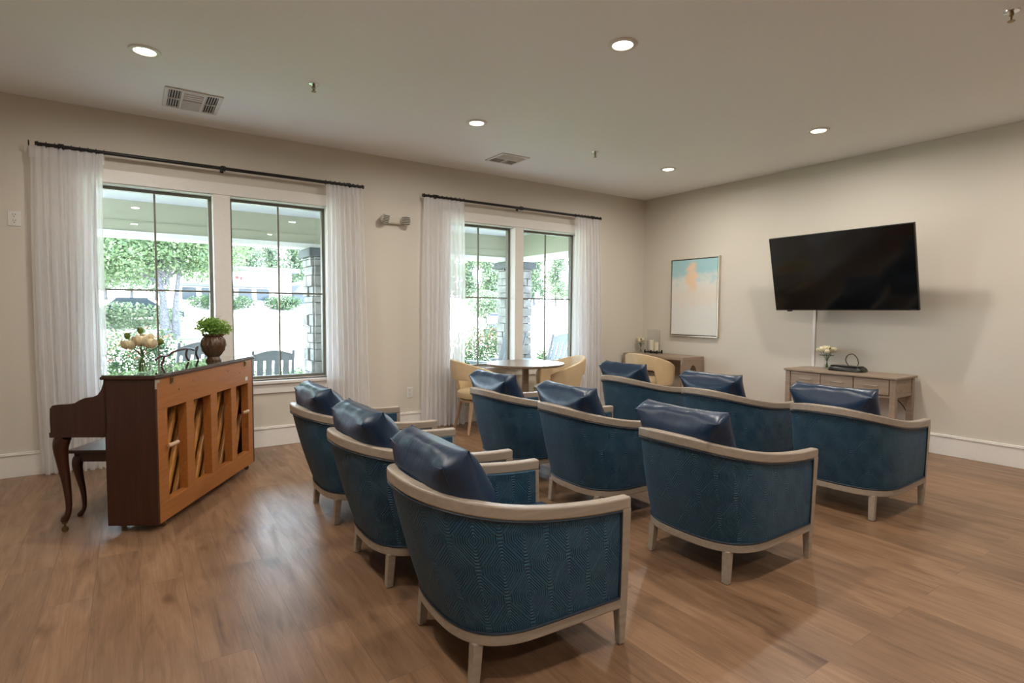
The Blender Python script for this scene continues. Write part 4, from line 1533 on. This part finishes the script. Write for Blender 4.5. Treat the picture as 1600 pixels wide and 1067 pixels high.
m.box((.058, -.22, -.20), (.075, .22, .22), RT_)
m.build('wall_bracket', M['black'], tv)

cv = MB().box((-.014, -.016, .0), (0, .016, .86)).build('cord_cover', M['trim'], bevel=.003)
cv.location = (0, -2.606, .755)
tag(cv, 'white cord cover strip on the wall below the television', 'cord cover')

pic = thing('framed_painting', 'framed cloud painting in blue and peach on the right wall', 'painting', (0, -.955, 1.572))
pw, phh = .80, 1.09
fr = MB()
for a, b in (((-.048, -pw / 2, -phh / 2), (-.002, -pw / 2 + .014, phh / 2)), ((-.048, pw / 2 - .014, -phh / 2), (-.002, pw / 2, phh / 2)), ((-.048, -pw / 2 + .014, -phh / 2), (-.002, pw / 2 - .014, -phh / 2 + .014)), ((-.048, -pw / 2 + .014, phh / 2 - .014), (-.002, pw / 2 - .014, phh / 2))):
    fr.box(a, b)
fr.build('frame', M['frame'], pic, bevel=.002)
MB().box((-.012, -pw / 2 + .014, -phh / 2 + .014), (-.003, pw / 2 - .014, phh / 2 - .014)).build('backing', M['slot'], pic)
MB().box((-.040, -pw / 2 + .026, -phh / 2 + .026), (-.012, pw / 2 - .026, phh / 2 - .026)).build('canvas', M['painting'], pic)

# ------------------------------------------------------------------ outside: porch
PZ = -.12
PY = 2.6
struct(MB().box((-14, .2, PZ - .2), (.45, PY + .55, PZ)).build('porch_floor', M['porch']))
struct(MB().box((-14, .2, 2.72), (1.5, PY + 1.5, 2.86)).build('porch_ceiling', M['beadboard']))  # extended past the corner column to block sky light on the rockers
b = MB().box((-14, PY, 2.34), (-.30, PY + .30, 2.72)).box((-.62, .2, 2.34), (-.30, PY, 2.72))
b.box((-14, PY - .012, 2.46), (-.62, PY, 2.47))
struct(b.build('porch_beam', M['olive']))
b = MB().box((-14, PY - .02, 2.275), (-.28, PY + .32, 2.34)).box((-.64, .2, 2.275), (-.28, PY - .02, 2.34))
struct(b.build('porch_trim', M['siding']))
struct(MB().box((1.3, .2, PZ - .2), (1.5, 2.8, 2.72)).build('porch_sky_blocker', M['olive']))  # unseen wall added to block sky light from the open porch end
struct(MB().box((-14.5, .2, 2.86), (1.7, PY + 1.7, 3.1)).build('porch_roof', M['roof']))  # overhang widened with the ceiling to cut sky light on the porch

def column(cx, cy, w_, seed):
    t = thing('stone_column', None, None, (cx, cy, PZ), 0, None, 'structure')
    rnd = random.Random(seed)
    m = MB()
    z = 0.0
    top = 2.145 - PZ
    while z < top:
        h_ = min(top - z, .09 + .09 * rnd.random())
        for face in range(4):
            R_ = Matrix.Rotation(face * PI / 2, 4, 'Z')
            x = -w_ / 2
            while x < w_ / 2 - .001:
                l = .16 + .26 * rnd.random()
                x1 = min(w_ / 2, x + l)
                if w_ / 2 - x1 < .08: x1 = w_ / 2
                d = .02 + .035 * rnd.random()
                m.box((x + .004, -w_ / 2 - d, z + .004), (x1 - .004, -w_ / 2 + .06, z + h_ - .004), R_)
                x = x1
        z += h_
    m.box((-w_ / 2 + .02, -w_ / 2 + .02, 0), (w_ / 2 - .02, w_ / 2 - .02, top))
    m.build('shaft', M['stone'], t, bevel=.008)
    MB().box((-w_ / 2 - .085, -w_ / 2 - .085, top), (w_ / 2 + .085, w_ / 2 + .085, top + .13)).build('cap', M['stonecap'], t, bevel=.02)
column(-4.0, PY + .15, .46, 4)
column(-.49, PY + .15, .42, 5)

# porch rocking chairs, seen from behind
def make_rocker():
    t = thing('rocking_chair', '', 'rocking chair', (0, 0, PZ), 0, 'porch rocking chairs')
    # faces +x ; back at -x leaning back
    def bx(z): return -.20 - (z - .40) * .30
    for s in (-1, 1):
        MB().bar((bx(.12) + .02, s * .27, .08), (bx(1.10), s * .27, 1.10), .035, .045, up=(1, 0, 0)).build('back_post', M['whitepaint'], t, bevel=.006)
        MB().bar((.27, s * .28, .06), (.27, s * .28, .62), .045, .045).build('front_post', M['whitepaint'], t, bevel=.006)
        MB().box((-.30, s * .30 - .05, .62), (.34, s * .30 + .05, .645)).build('armrest', M['whitepaint'], t, bevel=.006)
        pts = [(-.50 + i * .1, s * .275, .02 + .10 * ((i - 5.2) / 5.2) ** 2) for i in range(10)]
        r = MB()
        for a, b_ in zip(pts, pts[1:]):
            r.bar(a, b_, .03, .05)
        r.build('rocker', M['whitepaint'], t)
    se = MB()
    for i in range(6):
        x = -.20 + i * .085
        se.box((x, -.27, .40 + .012 * i), (x + .07, .27, .42 + .012 * i))
    se.build('seat', M['whitepaint'], t)
    # crest with arched top
    pts = [(-.25, .95), (.25, .95)] + [(.25 - .5 * i / 12, 1.05 + .055 * math.sin(PI * i / 12)) for i in range(13)]
    c = MB().prism(pts, -.012, .012, 'yz')
    R_ = Matrix.Translation((bx(1.0), 0, 0)) 
    c.v = [(x + bx(z), y, z) for x, y, z in c.v]
    c.build('crest_rail', M['whitepaint'], t)
    MB().bar((bx(.50), -.25, .50), (bx(.50), .25, .50), .03, .06).build('lower_rail', M['whitepaint'], t)
    for k in range(4):
        y = -.175 + k * .1167
        MB().bar((bx(.50), y, .50), (bx(.96), y, .96), .018, .085, up=(0, 1, 0)).build('back_slat', M['whitepaint'], t)
    return t
rk0 = make_rocker()
RCK = [(-4.965, 1.97, PI / 2 - .05, .88, 'pale grey rocking chair outside the right pane of the left window'),
       (-5.86, 2.0, PI / 2 + .25, 1.0, 'pale grey rocking chair outside behind the potted plant on the piano'),
       (-1.42, 1.95, PI / 2 + .35, 1.03, 'pale grey rocking chair outside the left pane of the right window'),
       (-.28, 1.97, PI / 2 + .10, 1.0, 'pale grey rocking chair outside the right pane of the right window')]
for i, (x, y, rz, k, lab) in enumerate(RCK):
    c = rk0 if i == 0 else copy_tree(rk0)
    c.location = (x, y, PZ)
    c.rotation_euler = (0, 0, rz)
    c.scale = (k, k, k)
    c['label'] = lab

# ------------------------------------------------------------------ outside: garden, road, trees, houses
g = MB()
g.add([(-40, PY + .55, -.32), (60, PY + .55, -.32), (60, 9.5, -.25), (-40, 9.5, -.25)], [(0, 1, 2, 3)])
struct(g.build('front_lawn', M['lawn']))
g = MB()
g.add([(-60, 9.5, -.25), (90, 9.5, -.25), (90, 31, -.25), (-60, 31, -.25), (90, 37.5, 1.78), (-60, 37.5, 1.78), (90, 95, 3.2), (-60, 95, 3.2)], [(0, 1, 2, 3), (3, 2, 4, 5), (5, 4, 6, 7)])
struct(g.build('parking_lot', M['pavement']))
struct(MB().box((-60, 9.4, -.5), (90, 9.55, -.15)).build('kerb', M['concrete']))
struct(MB().lathe([(.01, -.3), (3.4, -.3), (3.1, -.12), (1.5, -.02), (.01, 0)], (-3.6, 29.2, -.23), 40).build('tree_lawn', M['lawn'], smooth=True))

def tree(name, x, y, z, trunk_h, r, crown, count, size, mat, label, seed, fork=False, group=None, tr=None):
    t = thing(name, label, 'tree', (x, y, z), 0, group)
    m = MB()
    tr = tr or r
    if fork:
        m.tube(catmull([(0, 0, 0), (-.04, 0, trunk_h * .35), (-.15, .05, trunk_h * .75), (-.5, .2, trunk_h * 1.35)], 5), [tr * (1.15 - .9 * i / 15) for i in range(16)], 12)
        m.tube(catmull([(.46, .05, 0), (.48, 0, trunk_h * .35), (.56, .0, trunk_h * .75), (.9, -.1, trunk_h * 1.4)], 5), [tr * (1.0 - .8 * i / 15) for i in range(16)], 12)
    else:
        m.tube(catmull([(0, 0, 0), (.03, .02, trunk_h * .5), (0, 0, trunk_h * 1.3)], 5), [tr * (1.1 - .7 * i / 10) for i in range(11)], 10)
    rnd = random.Random(seed)
    for k in range(9):
        a = rnd.random() * 6.28
        c, rr = rnd.choice(crown)
        e = (c[0] + rr[0] * .6 * math.cos(a), c[1] + rr[1] * .6 * math.sin(a), c[2] + rr[2] * .3 * rnd.random())
        m.tube(catmull([(0.05, 0, trunk_h * (.8 + .3 * rnd.random())), (e[0] * .45, e[1] * .45, trunk_h + (e[2] - trunk_h) * .6), e], 4), [tr * .35 * (1 - .1 * i) for i in range(9)], 6)
    m.build('trunk', M['bark'], t, smooth=True)
    leaf_cloud('crown', mat, t, crown, count, size, seed)
    return t
tree('shade_tree', -4.9, 29.0, -.26, 3.6, .25, [((-3.2, .3, 5.6), (4.0, 3.0, 2.4)), ((1.0, 0, 6.2), (3.8, 3.2, 2.6)), ((-.9, -.4, 8.6), (5.0, 4, 2.8)), ((-5.4, .2, 4.4), (2.6, 2.4, 1.7)), ((-2.4, -1.0, 4.3), (2.4, 2.2, 1.2)), ((2.6, .2, 5.0), (1.8, 2, 1.5)), ((.2, .4, 4.6), (2.0, 2, 1.3)), ((-7.5, .5, 6.4), (2.6, 2.4, 2.4)), ((-4.6, -.6, 3.5), (3.0, 2.2, 1.3)), ((-7.6, -.2, 3.8), (2.4, 2.2, 1.6)), ((-2.2, .4, 3.7), (2.0, 1.8, 1.0)), ((1.6, .3, 3.9), (1.2, 1.4, .9))], 60000, .17, M['treeleaf'], 'leafy shade tree with twin trunk outside the left window', 21, True)

rnd = random.Random(5)
far = [
    (-8.1, 52.0, 1.25, 'first', 'left pane of the left window'),
    (-6.3, 52.0, 1.25, 'second', 'left pane of the left window'),
    (-4.5, 52.0, 1.25, 'third', 'left pane of the left window'),
    (-2.5, 52.0, 1.25, 'fourth', 'left pane of the left window'),
    (-0.5, 52.0, 1.25, 'fifth', 'left pane of the left window'),
    (0.6, 50.0, 1.15, 'first', 'right pane of the left window'),
    (2.5, 50.0, 1.15, 'second', 'right pane of the left window'),
    (4.5, 50.0, 1.15, 'third', 'right pane of the left window'),
    (6.6, 50.0, 1.15, 'fourth', 'right pane of the left window'),
    (8.7, 50.0, 1.15, 'fifth', 'right pane of the left window'),
    (11.0, 50.0, 1.15, 'sixth', 'right pane of the left window'),
    (16.7, 42.0, 0.90, 'first', 'left pane of the right window'),
    (18.8, 42.0, 0.90, 'second', 'left pane of the right window'),
    (21.1, 42.0, 0.90, 'third', 'left pane of the right window'),
    (23.4, 42.0, 0.90, 'fourth', 'left pane of the right window'),
    (24.9, 40.0, 0.90, 'first', 'right pane of the right window'),
    (27.6, 40.0, 0.90, 'second', 'right pane of the right window'),
    (30.4, 40.0, 0.90, 'third', 'right pane of the right window'),
    (33.4, 40.0, 0.90, 'fourth', 'right pane of the right window'),
    (36.6, 40.0, 0.90, 'fifth', 'right pane of the right window'),
]
for i, (x, y, k, od, wn) in enumerate(far):
    if i % 2:
        x, y = -6.485 + (x + 6.485) * 1.13, -5.948 + (y + 5.948) * 1.13
        k *= 1.13
    h_ = (8.6 + 1.2 * math.sin(i * 2.3)) * k
    r_ = 1.35 * k if k < 1 else 1.15 * k
    cr = [((rnd.gauss(0, .15), rnd.gauss(0, .3), h_ * (.20 + .155 * j)), (r_ * (1.05 - .10 * j), r_ * 1.2, h_ * .125)) for j in range(5)]
    tree('distant_tree', x, y, 1.95, h_ * .25, .16, cr, 4600, .27, M['farleaf'], od + ' distant tree from the left in the ' + wn, i * 7 + 3, False, 'distant trees beyond the parking lot')

def shrub(x, y, z, blobs, count, size, mat, label, seed, flowers=None, fmat=None):
    t = thing('shrub', label, 'shrub', (x, y, z))
    leaf_cloud('foliage', mat, t, blobs, count, size, seed)
    m = MB()
    rnd_ = random.Random(seed)
    for k in range(7):
        c, r = rnd_.choice(blobs)
        m.tube([(rnd_.gauss(0, .05), rnd_.gauss(0, .05), 0), (c[0] * .5, c[1] * .5, c[2] * .6), (c[0] + rnd_.gauss(0, r[0] * .3), c[1], c[2] + r[2] * .4)], [.014, .01, .005], 5)
    m.build('branch', M['bark'], t)
    if flowers:
        leaf_cloud('blossom', fmat, t, [((c[0], c[1], c[2] + r[2] * .55), (r[0] * .9, r[1] * .9, r[2] * .5)) for c, r in blobs], flowers, size * 1.0, seed + 1, aspect=.9)
    return t
shrub(-6.62, 4.6, -.3, [((0, 0, .75), (.75, .6, .60)), ((-.6, .2, .7), (.6, .5, .55)), ((.45, .1, 1.0), (.45, .45, .4))], 7000, .052, M['bushleaf'], 'green shrub with coral blossoms behind the roses, outside the left window', 31, 330, M['redflower'])
shrub(-6.42, 3.75, -.3, [((0, 0, .42), (.36, .3, .33))], 2600, .05, M['limeleaf'], 'low lime green shrub outside, behind the glass vase', 32)
shrub(-.02, 4.75, -.3, [((0, 0, .75), (.75, .6, .65)), ((.5, .1, .95), (.55, .5, .45)), ((-.5, 0, .6), (.5, .5, .5))], 7000, .052, M['bushleaf'], 'large shrub with orange blossoms outside the right window', 33, 330, M['redflower'])
shrub(1.05, 3.75, -.3, [((0, 0, .50), (.30, .28, .42))], 1800, .05, M['bushleaf'], 'small dark shrub right of the corner stone column', 34, 30, M['redflower'])
shrub(-4.3, 4.3, -.3, [((0, 0, .35), (.9, .35, .33))], 3200, .05, M['bushleaf'], 'low dark hedge behind the rocking chair in the left window', 35)
shrub(17.6, 33, .4, [((0, 0, 1.5), (1.8, 1.4, 1.2))], 3600, .2, M['farleaf'], 'broad rounded bush across the parking lot, left in the right window', 36)
shrub(-1.3, 36.2, 1.35, [((0, 0, .55), (2.2, .6, .55))], 2400, .15, M['bushleaf'], 'clipped hedge under the left windows of the white building', 37)
shrub(2.6, 36.2, 1.35, [((0, 0, .55), (1.4, .6, .55))], 1800, .15, M['bushleaf'], 'clipped hedge under the middle windows of the white building', 38)
shrub(-8.0, 31.6, -.1, [((0, 0, 1.05), (4.6, .7, .85))], 5000, .16, M['farleaf'], 'long pale hedge beyond the shade tree trunk', 39)

bd = thing('office_building', 'low white building with dark roof edge across the parking lot', 'building', (-.3, 38.5, 1.75))
MB().box((-3.6, -1, 0), (3.75, 5, 2.35)).build('wall', M['siding'], bd)
MB().box((-3.0, -1.5, 2.35), (4.3, 5.4, 2.62)).build('roof', M['roof'], bd, bevel=.03)
MB().box((-3.4, -1.9, 1.18), (2.2, -.9, 1.34)).build('canopy', M['roof'], bd)
for i in range(5):
    wf = MB().box((-3.3 + i * 1.15, -1.06, .22), (-2.35 + i * 1.15, -.96, 1.15)).build('window', M['siding'], bd)
    MB().box((-3.24 + i * 1.15, -1.09, .28), (-2.41 + i * 1.15, -1.0, 1.10)).build('pane', M['darkglass'], wf)
MB().box((.02, -1.05, 1.78), (.22, -.98, 1.98)).box((.32, -1.05, 1.72), (.44, -.98, 1.95)).build('wall_sign', M['redsign'], bd)
gb = thing('gable_house', 'small grey gabled building right of the white one', 'building', (4.55, 40, 1.75))
MB().box((-.6, -1, 0), (1.6, 4, .85)).build('wall', M['darkglass'], gb)
MB().prism([(-.75, .85), (1.85, .85), (.1, 1.85)], -1.4, 4.4, 'xz').build('roof', M['roof'], gb)

def car(x, y, z, rz, mat, label):
    t = thing('car', label, 'car', (x, y, z), rz, 'parked cars')
    body = [(-2.2, .35), (-2.2, .78), (-1.9, .88), (-1.25, .93), (1.1, .95), (2.0, .85), (2.2, .7), (2.22, .35)]
    MB().prism(body, -.88, .88, 'xz').build('body', mat, t, bevel=.08, bseg=3)
    cab = [(-1.7, .9), (-1.15, 1.42), (.35, 1.45), (1.15, .93)]
    MB().prism(cab, -.74, .74, 'xz').build('cabin', M['darkglass'], t, bevel=.06)
    MB().prism([(-1.18, 1.40), (-1.1, 1.47), (.35, 1.49), (.45, 1.42)], -.70, .70, 'xz').build('roof', mat, t, bevel=.03)
    for sx in (-1.4, 1.4):
        for sy in (-.82, .82):
            MB().tube([(sx, sy - .1, .33), (sx, sy + .1, .33)], .33, 18).build('wheel', M['tyre'], t)
    return t
car(-12.6, 25.0, -.25, .1, M['carblue'], 'dark blue parked car at the left edge of the left window')
car(-6.0, 33.5, .55, .05, M['carblue'], 'parked car half hidden under the shade tree branches')
car(10.5, 19.8, -.25, .97, M['carblue'], 'blue parked car left of the corner stone column')
sg = MB().box((-.20, -.06, 2.35), (.20, .06, 3.1)).box((-.05, -.05, 0), (.05, .05, 2.4)).build('road_sign', M['roof'], bevel=.01)
sg.location = (19.75, 29, -.25)
tag(sg, 'dark upright sign board right of the corner stone column', 'sign')
